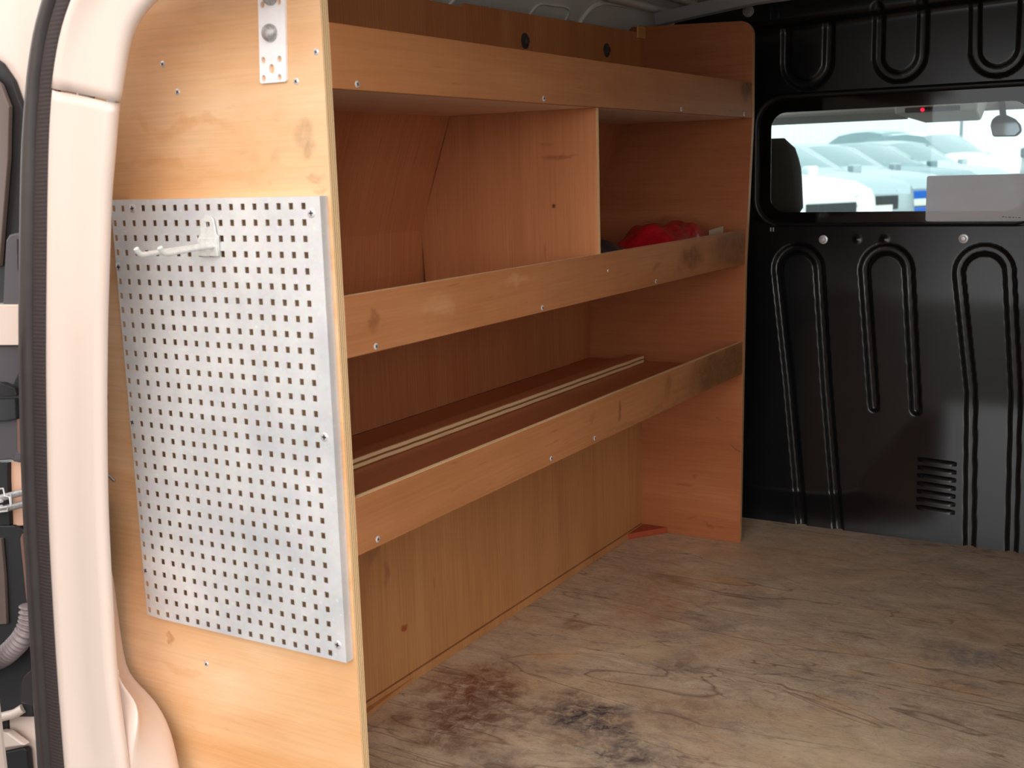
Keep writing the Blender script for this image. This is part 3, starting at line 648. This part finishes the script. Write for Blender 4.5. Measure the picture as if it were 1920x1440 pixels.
def resample2(P, z):                     # both halves keep the trim joint at index JI
    k = min(range(len(P)), key=lambda i: abs(P[i].z-z))
    return resample(P[:k+1], JI+1)+resample(P[k:], NS-JI)[1:]
A = resample2(poly_px(seal_out), at(56,165,0,PXX).z); B = resample2(poly_px(seal_in), at(107,167,0,PXX).z); Cc = resample2(poly_px(pil_in), at(217,184,0,PXX).z)
prof = [(-.12, .05), (-.04, -.005), (.0, .002), (.05, -.008), (.11, -.0165), (.16, -.0185), (.22, -.0165), (.30, -.009), (.6, -.004), (.90, -.004), (.96, -.002), (.99, .001), (1.0, .004), (.985, .010), (.90, .018), (.6, .03)]
def pillar(i0, i1, name, lab):
    rows = []
    for i in range(i0, i1):
        rows.append([B[i]*(1-u)+Cc[i]*u+Vector((dxx, 0, 0)) for u, dxx in prof])
    m = MB(); m.grid(rows); return m.build(name, WHITE, smooth=50, solid=-.004)
# the joint of the two trims
ji = JI
o = struct(pillar(0, ji+1, 'trim_3', '')); 
for i in range(ji, NS):
    B[i] = B[i]+Vector((.002,0,0)); Cc[i] = Cc[i]+Vector((.003,.006,0))
B2 = B[ji].copy(); C2 = Cc[ji].copy(); B[ji] = B[ji]*.86+B[ji+1]*.14; Cc[ji] = Cc[ji]*.86+Cc[ji+1]*.14
struct(pillar(ji, NS, 'trim_5', '')); 
seal = thing('door_seal', (PXX, .56, .05), 'black ribbed rubber weatherstrip around the rear door opening', 'seal')
rows = []
for i in range(NS):
    a, b = A[i], B[i]; w = (b-a)
    pr_ = []
    for k in range(11):
        q = math.pi*k/10; pr_.append(a+w*(.27-.27*math.cos(q))+Vector((.01-.024*math.sin(q)**.8 if 0 < k < 10 else .01, 0, 0)))
    rows.append(pr_)
m = MB(); m.grid(rows); m.build('seal_bulb', RUBBER, seal, smooth=60, solid=-.002)
rows = [[A[i]*(1-u)+B[i]*u+Vector((dd,0,0)) for u, dd in ((.50,.006),(.52,-.006),(.58,-.009),(.92,-.0105),(1.0,-.008),(1.02,.004))] for i in range(NS)]
m = MB(); m.grid(rows); m.build('seal_flange', FLANGE, seal, smooth=60, solid=-.002)

# white body pressing at the foot of the opening, right of the pillar
def P(px, py, x): return at(px, py, 0, x)
rB = [(198,1060,-.045),(206,1090,-.04),(213,1150,-.035),(221,1210,-.03),(229,1258,-.03),(245,1283,-.03),(266,1303,-.035),(288,1328,-.04),(306,1360,-.045),(318,1395,-.05),(328,1440,-.055),(336,1490,-.06)]
rM = [(196,1065,-.09),(203,1110,-.10),(206,1160,-.105),(211,1220,-.11),(221,1265,-.105),(238,1292,-.10),(255,1312,-.10),(262,1335,-.11),(258,1370,-.125),(250,1400,-.13),(244,1450,-.135),(240,1500,-.14)]
rL = [(180,1070,-.10),(180,1110,-.11),(182,1160,-.115),(185,1220,-.12),(190,1265,-.12),(195,1292,-.12),(200,1312,-.12),(205,1335,-.125),(210,1370,-.13),(214,1400,-.135),(222,1450,-.14),(228,1500,-.14)]
cols = []
for a, b, c in zip(rB, rM, rL):
    p0, p1, p2 = P(*a), P(*b), P(*c); row = [p0+Vector((.02,.01,0))]
    for k in range(7):
        t = k/6; q = p0.lerp(p1, t); row.append(q+Vector((-.010*math.sin(math.pi*t), 0, 0)))
    for k in range(1, 5): row.append(p1.lerp(p2, k/4))
    cols.append(row)
m = MB(); m.grid(cols); struct(m.build('trim_6', WHITE, smooth=50, solid=-.003, sub=1))
m = MB(); m.tube(spline([P(208,1225,-.128),P(213,1245,-.134),P(219,1262,-.134),P(214,1280,-.132),P(216,1320,-.132),P(220,1355,-.128)], 6), [.002]+[.0042]*29+[.002], 8); 
struct(m.build('trim_7', WHITE, smooth=60))
# thin rod poking out behind the pillar
m = MB(); m.tube([P(186,872,-.08),P(200,888,-.075),P(215,902,-.07)], .0032, 10); tag(m.build('metal_pin', plain('pin_grey', C(130,112,100), .4, .5), base=P(200,888,-.075), smooth=50), 'thin grey rod poking out between the pale pillar and the plywood', 'rod')
# dark strip added for the shaded gap behind the pillar, then a black rubber grommet
m = MB(); gp = [P(188,940,-.03),P(199,975,-.03),P(201,1020,-.03),P(204,1062,-.03),P(206,1086,-.03)]; gl = [p+Vector((.02,.06,0)) for p in gp]
m.grid([gp, gl]); struct(m.build('trim_8', BLACKP, solid=-.004))
m = MB(); m.lathe([(.011,-.004),(.011,.004),(.006,.007)], P(190,745,-.10), (-1,-.2,0), 14); struct(m.build('trim_9', BLACKP, smooth=40))

# ================================================================== rear door edge and hinge zone, far left
XD = -.13
def slab(pts, x, dep, name, mat, parent, bevel=.002, hole=None):
    q = [at(a, b, 0, x) for a, b in pts]; m = MB()
    m.plate([(p.y, p.z) for p in q], [], (x,0,0), (0,1,0), (0,0,1), (-1,0,0), dep); return m.build(name, mat, parent, bevel=bevel)
door = struct(bpy.data.objects.new('door_1', None)); SC.collection.objects.link(door); BASE['door_1'] = at(-40, 1440, 0, XD); door.location = BASE['door_1']*S
slab([(-120,-60),(110,-60),(92,0),(75,60),(64,140),(56,215),(52,260),(-120,260)], -.10, .02, 'outer_skin', WHITE, door)
SMOKE = plain('smoked_trim', C(104,88,80), .3, 0, .5)
curve = [(-120,75),(-40,88),(0,118),(22,150),(36,190),(46,214),(60,235)]
slab(curve+[(60,600),(-120,600)], -.112, .010, 'window_surround', BLACKP, door)
slab([(-120,135),(-20,140),(0,158),(16,200),(14,300),(6,400),(-2,500),(-120,500)], -.122, .009, 'window_strip', SMOKE, door)
slab([(44,300),(34,440),(48,440),(50,300)], -.121, .008, 'door_edge', plain('brown_shade', C(110,80,74), .5), door)
b1 = slab([(60,437),(28,437),(17,440),(11,450),(8,500),(5,572),(60,572)], -.136, .022, 'latch_cover', GREYP, door, .003)
slab([(60,446),(31,448),(32,500),(37,524),(60,545)], -.1375, .004, 'latch_recess', BLACKP, b1, .001)
slab([(-120,571),(60,571),(60,648),(-120,648)], -.140, .03, 'hinge_plate', WHITE, door, .004)
b2 = slab([(-120,648),(60,648),(60,872),(26,866),(20,862),(-120,870)], -.130, .02, 'inner_cover', plain('cover_grey', C(74,68,72), .5), door, .003)
slab([(60,690),(38,690),(24,722),(34,735),(60,735)], -.133, .006, 'recess', BLACKP, b2, .001)
slab([(-120,716),(0,718),(26,728),(30,742),(-120,748)], -.142, .014, 'grab_lip', BLACKP, b2, .002)
slab([(-120,752),(27,748),(29,786),(10,790),(-120,794)], -.139, .010, 'grab_lip', plain('cover_dark', C(40,40,42), .5), b2, .002)
slab([(32,786),(38,786),(40,860),(33,846)], -.136, .008, 'cover_edge', plain('cover_brown', C(120,88,74), .5), b2, .001)
slab([(60,846),(30,850),(27,862),(60,862)], -.140, .012, 'cover_lip', GREYP, b2, .001)
slab([(-120,866),(14,868),(14,900),(18,985),(-120,985)], -.126, .02, 'inner_board', BLACKP, door)
slab([(14,866),(60,862),(60,985),(24,987),(20,930)], -.118, .02, 'hinge_pillar', plain('pillar_peach', C(226,178,150), .35), door)
b3 = slab([(-120,985),(24,985),(44,995),(54,1130),(60,1200),(62,1345),(-120,1345)], -.124, .02, 'lower_board', plain('lower_black', C(24,22,24), .5), door, .003)
slab([(-120,1000),(2,1010),(8,1080),(12,1170),(-120,1178)], -.130, .006, 'board_strip', SMOKE, b3, .001)
slab([(38,1010),(42,1000),(52,1110),(50,1130)], -.127, .004, 'board_edge', plain('edge_brown', C(120,84,72), .5), b3, 0)
slab([(-120,1330),(30,1325),(60,1322),(95,1325),(110,1500),(-120,1500)], -.110, .02, 'lower_pillar', WHITE, door)
slab([(-120,1350),(15,1346),(16,1372),(-120,1374)], -.113, .004, 'slot', BLACKP, door, .001)
m = MB(); m.tube([at(-100,1362,0,-.135), at(0,1345,0,-.135), at(28,1338,0,-.133), at(44,1328,0,-.125)], .009, 12); m.build('hinge_bar', WHITE, door, smooth=50)
slab([(-120,1392),(0,1372),(14,1374),(46,1398),(-120,1420)], -.134, .015, 'hinge_leaf', WHITE, door, .003)
slab([(-120,1424),(0,1412),(44,1402),(50,1408),(58,1500),(-120,1500)], -.126, .012, 'lower_cover', BLACKP, door, .003)
m = MB(); m.box(-.98, -.20, .655, .70, -.05, 1.48); m.build('door_leaf', WHITE, door, bevel=.01)
m = MB(); m.box(-.95, -.24, .640, .655, .02, .86); m.build('door_lining', BLACKP, door, bevel=.006)
# check strap with wire clips
ck_ = thing('door_check_strap', at(25,940,0,-.15), 'grey steel door check rods with wire clips left of the seal', 'door stay')
for y0, y1 in ((934,922),(956,944)):
    m = MB(); m.tube([at(-90,y0+10,0,-.15), at(0,y0,0,-.15), at(60,y1-3,0,-.148)], .0062, 12); m.build('rod', BOLT, ck_, smooth=50)
for pts in ([(-20,918),(6,916),(9,930),(18,932),(20,948)], [(-20,956),(15,950),(14,958),(-20,962)], [(20,925),(21,947)]):
    m = MB(); m.tube([at(x,y,0,-.158) for x, y in pts], .0016, 8); m.build('wire_clip', SCREW, ck_, smooth=50)
for y in (938, 950):
    m = MB(); m.lathe([(.004,0),(.004,.008),(.002,.010)], at(4,y,0,-.152), (-1,0,0), 12); m.build('rivet', SCREW, ck_, smooth=50)
# corrugated conduit
m = MB(); path = resample(spline([at(57,1135,0,-.138), at(55,1165,0,-.142), at(44,1192,0,-.150), at(25,1215,0,-.152), at(0,1234,0,-.152), at(-50,1250,0,-.152), at(-110,1256,0,-.148)], 10), 260)
m.tube(path, [.0175+.0026*math.sin(i*2*math.pi/7.0) for i in range(260)], 20); tag(m.build('cable_conduit', plain('conduit_grey', C(132,118,118), .4), base=path[60], smooth=70), 'grey corrugated cable conduit curving below the door check rods', 'hose')
m = MB(); pts = [(37,1320),(37,1285),(42,1265),(52,1256),(62,1254),(72,1262),(74,1328)]; q = [at(a,b,0,-.145) for a, b in pts]
m.plate([(p.y, p.z) for p in q], [], (-.145,0,0), (0,1,0), (0,0,1), (-1,0,0), .03); tag(m.build('rubber_buffer', plain('buffer_black', C(48,40,42), .35), base=q[0], bevel=.006, smooth=40), 'black rounded rubber buffer below the corrugated conduit', 'buffer')

# ================================================================== cab, seen through the bulkhead window
CABD = plain('cab_dark', C(46,46,48), .7); LINER = plain('headliner', C(226,220,210), .8); VISOR = plain('visor_grey', C(190,184,174), .8)
m = MB(); m.box(2.27, 3.62, -1.4, .75, 1.50, 1.54); struct(m.build('trim_10', LINER))
m = MB(); m.box(2.27, 4.6, .75, .79, -.1, .80); struct(m.build('trim_11', CABD))
m = MB(); m.box(2.27, 4.6, -1.44, -1.40, -.1, .80); struct(m.build('trim_12', CABD))
m = MB(); m.box(2.27, 4.6, -1.44, .79, -.12, -.08); struct(m.build('trim_13', CABD))
m = MB(); m.hexa([(3.5,-1.4,1.315),(3.5,-1.4,1.50),(3.5,.75,1.315),(3.5,.75,1.50),(3.62,-1.4,1.315),(3.55,-1.4,1.50),(3.62,.75,1.315),(3.55,.75,1.50)]); struct(m.build('trim_14', LINER, bevel=.01))
for y in (.72, -1.40):
    m = MB(); m.hexa([(3.52,y,1.5),(3.52,y+.05,1.5),(3.60,y,1.5),(3.60,y+.05,1.5),(4.45,y,.75),(4.45,y+.05,.75),(4.52,y,.75),(4.52,y+.05,.75)]); struct(m.build('trim_15', CABD))
m = MB(); m.box(3.9, 4.6, -1.4, .75, .2, .74); struct(m.build('dashboard', CABD, bevel=.03))
m = MB(); m.add([(3.60,-1.4,1.33),(3.60,.75,1.33),(4.55,.75,.72),(4.55,-1.4,.72)], [(0,1,2,3)]); struct(m.build('window_2', WGLASS, solid=.003, fix=False))
# seats
def seat(y, lab):
    t = thing('cab_seat', (2.62, y, 0), lab, 'seat'); SEAT = plain('seat_fabric', C(52,46,40), .85, var=.15, vscale=60, bump=.2)
    def bolster(name, x0, x1, y0, y1, z0, z1, r):
        m = MB(); rows = []
        for k in range(9):
            q = k/8; z = z0+(z1-z0)*q; w = 1-.30*max(0, q-.55)**1.6*2.2; h = min(1, 8*min(q, 1-q)+.25)
            cyy = (y0+y1)/2; cx = (x0+x1)/2-.05*q; hw = (y1-y0)/2*w; hx = (x1-x0)/2
            ring = []
            for a in range(20):
                an = 2*math.pi*a/20; ca, sa = math.cos(an), math.sin(an)
                ring.append((cx+hx*h*math.copysign(abs(ca)**.5, ca), cyy+hw*(.85+.15*h)*math.copysign(abs(sa)**.5, sa), z))
            rows.append(ring)
        m.grid(rows, closed=True); m.add(rows[0], [tuple(range(20))]); m.add(rows[-1], [tuple(range(20))]); return m.build(name, SEAT, t, smooth=60)
    bolster('backrest', 2.45, 2.62, y-.30, y+.30, .35, .945, .05)
    bolster('headrest', 2.40, 2.50, y-.175, y+.175, .955, 1.215, .04)
    m = MB(); m.box(2.50, 3.0, y-.25, y+.25, -.08, .16); m.build('seat_base', CABD, t, bevel=.01)
    m = MB(); m.box(2.45, 3.1, y-.30, y+.30, .15, .37); m.build('cushion', SEAT, t, bevel=.03)
    for s_ in (-.07, .07):
        m = MB(); m.tube([(2.50,y+s_,.90),(2.46,y+s_,1.02)], .008, 10); m.build('post', SCREW, t)
    return t
seat(.185, 'dark fabric cab seat with headrest at the left of the bulkhead window')
for y0, y1, lab in ((-.10,.46,'grey folded sun visor left of the roof console'),(-1.1,-.62,'grey folded sun visor right of the mirror')):
    m = MB(); m.hexa([(3.30,y0,1.315),(3.30,y0,1.327),(3.30,y1,1.315),(3.30,y1,1.327),(3.48,y0,1.292),(3.48,y0,1.312),(3.48,y1,1.292),(3.48,y1,1.312)]); tag(m.build('sun_visor', VISOR, base=(3.4,y0,1.32), bevel=.005), lab, 'visor')
cs = thing('roof_console', (3.35,-.27,1.33), 'grey overhead console with small red light on the cab roof', 'console')
m = MB(); m.hexa([(3.10,-.42,1.30),(3.10,-.42,1.345),(3.10,-.13,1.30),(3.10,-.13,1.345),(3.48,-.37,1.275),(3.48,-.40,1.36),(3.48,-.16,1.275),(3.48,-.14,1.36)]); m.build('housing', LINER, cs, bevel=.008)
m = MB(); m.box(3.092, 3.10, -.36, -.17, 1.322, 1.328); m.build('trim_bar', plain('bar_pale', C(240,220,190), .4), cs)
m = MB(); m.box(3.092, 3.10, -.36, -.17, 1.303, 1.320); m.build('switch_panel', BLACKP, cs)
rl = NT('red_led'); set_in(rl.b, Roughness=.4); rl.b.inputs['Base Color'].default_value = C(220,20,50); rl.b.inputs['Emission Color'].default_value = C(255,20,60); rl.b.inputs['Emission Strength'].default_value = 1.5
m = MB(); m.lathe([(.007,0),(.007,.004),(.003,.006)], (3.092,-.232,1.311), (-1,0,0), 12); m.build('indicator_light', rl.mat, cs)
mr_ = thing('rear_view_mirror', (3.42,-.48,1.2), 'black interior rear view mirror hanging under the cab roof', 'mirror')
m = MB(); ol = [(-.420,1.262),(-.424,1.286),(-.444,1.302),(-.475,1.300),(-.505,1.284),(-.524,1.262),(-.530,1.238),(-.512,1.220),(-.430,1.222)]
ol = [(y, z-.012) for y, z in ol]
m.plate(ol, [], (3.38,0,0), (0,1,0), (0,0,1), (-1,0,0), .04); m.build('housing', BLACKP, mr_, bevel=.008, smooth=50)
m = MB(); m.plate([(y*.9-.0475, z*.88+.150) for y, z in ol], [], (3.378,0,0), (0,1,0), (0,0,1), (-1,0,0), .001); m.build('mirror_glass', plain('mirror_face', C(120,120,124), .05, 1), mr_)
m = MB(); m.tube([(3.42,-.46,1.28),(3.50,-.44,1.34)], .012, 10); m.build('stalk', BLACKP, mr_)

# ================================================================== outside
GZ = -.27
G_ = NT('yard_surface'); sg = G_.n('ShaderNodeSeparateXYZ'); G_.l(G_.tc.outputs['Object'], sg.inputs[0])
gx = G_.math('ADD', sg.outputs[0], G_.math('MULTIPLY', G_.noise(G_.coords(), .8, 3), 1.0))
gmask = G_.math('MULTIPLY', G_.math('GREATER_THAN', gx, -6.6), G_.math('LESS_THAN', gx, 4.5))  # dark near the van, pale beyond: split made up for the bulkhead reflection
G_.l(G_.mix(gmask, C(214,212,208), C(76,75,74)), G_.b.inputs['Base Color']); set_in(G_.b, Roughness=.85); GND = G_.mat
m = MB(); m.box(-60, 80, -60, 60, GZ-.2, GZ); struct(m.build('ground', GND))
bld = thing('white_building', (46, 8, GZ), 'white ribbed metal building beyond the parked cars', 'building')
BW = plain('cladding', C(236,240,240), .5)
m = MB(); m.box(46, 47, -2.5, 42, GZ, 6); m.build('wall', BW, bld)
m = MB()
for k in range(100): m.box(45.92, 46.0, -2.3+k*.44, -2.3+k*.44+.14, GZ, 6)
m.build('cladding_ribs', BW, bld)['kind'] = 'stuff'
m = MB(); m.tube([(43, 6.6, GZ), (43, 6.6, 6)], .06, 12); tag(m.build('lamp_post', plain('post_grey', C(110,120,124), .5), base=(43,6.6,GZ), smooth=50), 'thin grey post standing before the white building', 'post')
GLS = plain('car_glass', C(120,142,146), .06, 0, .6); TYRE = plain('tyre', C(26,26,28), .8); CHROME = plain('chrome', C(200,205,208), .15, 1); LAMP = plain('lamp_glass', C(190,200,205), .1, .3); GRIL = plain('grille_dark', C(34,36,38), .5)  # car glass: sky reflection and haze put into its pale colour
def lathe_pts(m, prof, c, seg=18, mi=0): m.lathe(prof, c, (0,1,0), seg, mi)
def make_car(paint, h=1.48, hood=.98, name='car', front=None):
    """nose at local x=0 pointing -x; body runs to +x; metres -> drawing units"""
    k = 1/S; t = bpy.data.objects.new(name, None); SC.collection.objects.link(t); BASE[t.name] = Vector((0,0,0))
    # stations: x, half width, belt height, roof half width, top height
    b = .22
    stn = [(0,.62,hood*.62,.60,hood*.70),(.10,.78,hood*.72,.70,hood*.82),(.35,.86,hood*.80,.70,hood*.92),(.8,.89,hood*.86,.68,hood*.97),(1.18,.90,hood*.90,.64,hood*1.0),
           (1.30,.90,hood*.92,.62,hood*1.06),(1.95,.90,hood*.95,.56,h*.965),(2.4,.90,hood*.96,.57,h),(3.0,.90,hood*.97,.57,h*.995),(3.5,.89,hood*.98,.55,h*.965),(4.0,.86,hood*1.0,.52,h*.86),(4.25,.80,hood*.98,.55,hood*1.04),(4.38,.70,hood*.7,.60,hood*.78)]
    rows = []; m = MB()
    for x, hw, belt, rw, top in stn:
        fr = 1 if x < .3 or x > 4.2 else 0
        ring = [(x, -hw*.92, b+.04*fr), (x, -hw, b+.22), (x, -hw, belt*.72), (x, -hw*.97, belt), (x, -rw, top-.03 if top > hood*1.03 else top-.012), (x, -rw*.6, top), (x, 0, top+.01),
                (x, rw*.6, top), (x, rw, top-.03 if top > hood*1.03 else top-.012), (x, hw*.97, belt), (x, hw, belt*.72), (x, hw, b+.22), (x, hw*.92, b+.04*fr)]
        rows.append([tuple(k*c for c in q) for q in ring])
    vs = [p for r in rows for p in r]; nc = 13; fs = []; mi = []
    for i in range(len(rows)-1):
        for j in range(nc-1):
            fs.append((i*nc+j, (i+1)*nc+j, (i+1)*nc+j+1, i*nc+j+1))
            glass_ = (i in (6,7,8) and j in (3,8)) or (i == 5 and j in (3,4,5,6,7,8)) or (i == 9 and j in (4,5,6,7)) or (i == 9 and j in (3,8))
            mi.append(1 if glass_ else 0)
    fs.append(tuple(range(nc))); mi.append(0); fs.append(tuple(range((len(rows)-1)*nc, len(rows)*nc))); mi.append(0)
    m.add(vs, fs, mi); m.build('body', [paint, GLS], t, smooth=35)
    for x in (.80, 3.45):
        for s_ in (-1, 1):
            m = MB(); m.lathe([(.20,-.0),(.31,.0),(.33,.03),(.33,.17),(.31,.20),(.20,.20)], (x*0, 0, 0), (0,1,0), 22)
            m.v = [tuple(k*(c+d) for c, d in zip(v, (x, s_*.80-.10, .33))) for v in m.v]; w = m.build('wheel', TYRE, t, smooth=40)
            m = MB(); m.lathe([(.03,0),(.19,.0),(.20,.01),(.20,.02)], (0,0,0), (0,s_,0), 16); m.v = [tuple(k*(c+d) for c, d in zip(v, (x, s_*.90, .33))) for v in m.v]
            BASE[w.name] = Vector((0,0,0)); m.build('hub_cap', CHROME, w, smooth=40)
    for s_ in (-1, 1):
        m = MB(); m.hexa([(x*k, (s_*y)*k, z*k) for x, y, z in ((-.01,.38,hood*.62),(.02,.38,hood*.75),(.10,.38,hood*.62),(.12,.38,hood*.75),(.10,.76,hood*.66),(.14,.76,hood*.78),(.20,.74,hood*.66),(.24,.74,hood*.78))]); m.build('headlight', LAMP, t, bevel=.01)
        m = MB(); m.box(1.38*k, 1.52*k, s_*.90*k if s_ > 0 else -1.06*k, 1.06*k if s_ > 0 else -.90*k, hood*.96*k, hood*1.09*k); m.build('wing_mirror', paint, t, bevel=.03)
    m = MB(); m.box(-.03*k, .06*k, -.36*k, .36*k, hood*.50*k, hood*.68*k); m.build('grille', front or GRIL, t, bevel=.01)
    m = MB(); m.box(-.05*k, .12*k, -.60*k, .60*k, .24*k, .44*k); m.build('bumper', front or GRIL, t, bevel=.02)
    m = MB(); m.box(-.045*k, -.03*k, -.24*k, .24*k, .46*k, .56*k); m.build('number_plate', plain('blank_plate', C(225,225,215), .5), t)
    return t
silver = plain('paint_silver', C(176,188,192), .25, .3); white = plain('paint_white', C(240,242,242), .25); dark = plain('paint_dark', C(70,82,88), .25, .2); blue = plain('paint_blue', C(40,100,190), .25); teal = plain('paint_teal', C(110,140,146), .25, .2)
spec = [(15.0, 3.40, white, 1.42, 1.0, 'white car nearest the bulkhead window, its bonnet low beside the headrest'),
        (18.2, 3.54, silver, 1.43, 1.0, 'silver car second in the parked row, behind the nearest white one'),
        (21.4, 3.55, silver, 1.44, 1.0, 'silver car with bright blue front in the parked row'),
        (24.6, 3.45, teal, 1.46, 1.02, 'grey green car parked just behind the car with the blue front'),
        (27.8, 3.35, silver, 1.52, 1.04, 'pale silver car parked next to the large white car'),
        (31.2, 3.2, white, 1.72, 1.18, 'large white car at the far end of the parked row')]
for i_, (x, y, pt, h, hd, lab) in enumerate(spec):
    c = make_car(pt, h, hd, front=blue if i_ == 2 else None); c.location = Vector((x, y, GZ))*S; c.rotation_euler = (0, 0, math.radians(58)); tag(c, lab, 'car', 'row of cars parked beyond the windscreen')
c = make_car(dark, 1.74, 1.16); c.location = Vector((21.5, .35, GZ))*S; c.rotation_euler = (0, 0, math.radians(12)); tag(c, 'dark tall car facing the van at the right of the window', 'car')
c = make_car(teal, 1.80, 1.2, 'van_car'); c.name = 'car'; c.location = Vector((36, 12.5, GZ))*S; c.rotation_euler = (0, 0, math.radians(20)); tag(c, 'pale green utility vehicle parked far behind the row at left', 'car')
c = make_car(silver, 1.95, 1.2); c.location = Vector((38.5, 6.0, GZ))*S; c.rotation_euler = (0, 0, math.radians(60)); tag(c, 'tall silver vehicle behind the large white car', 'car')
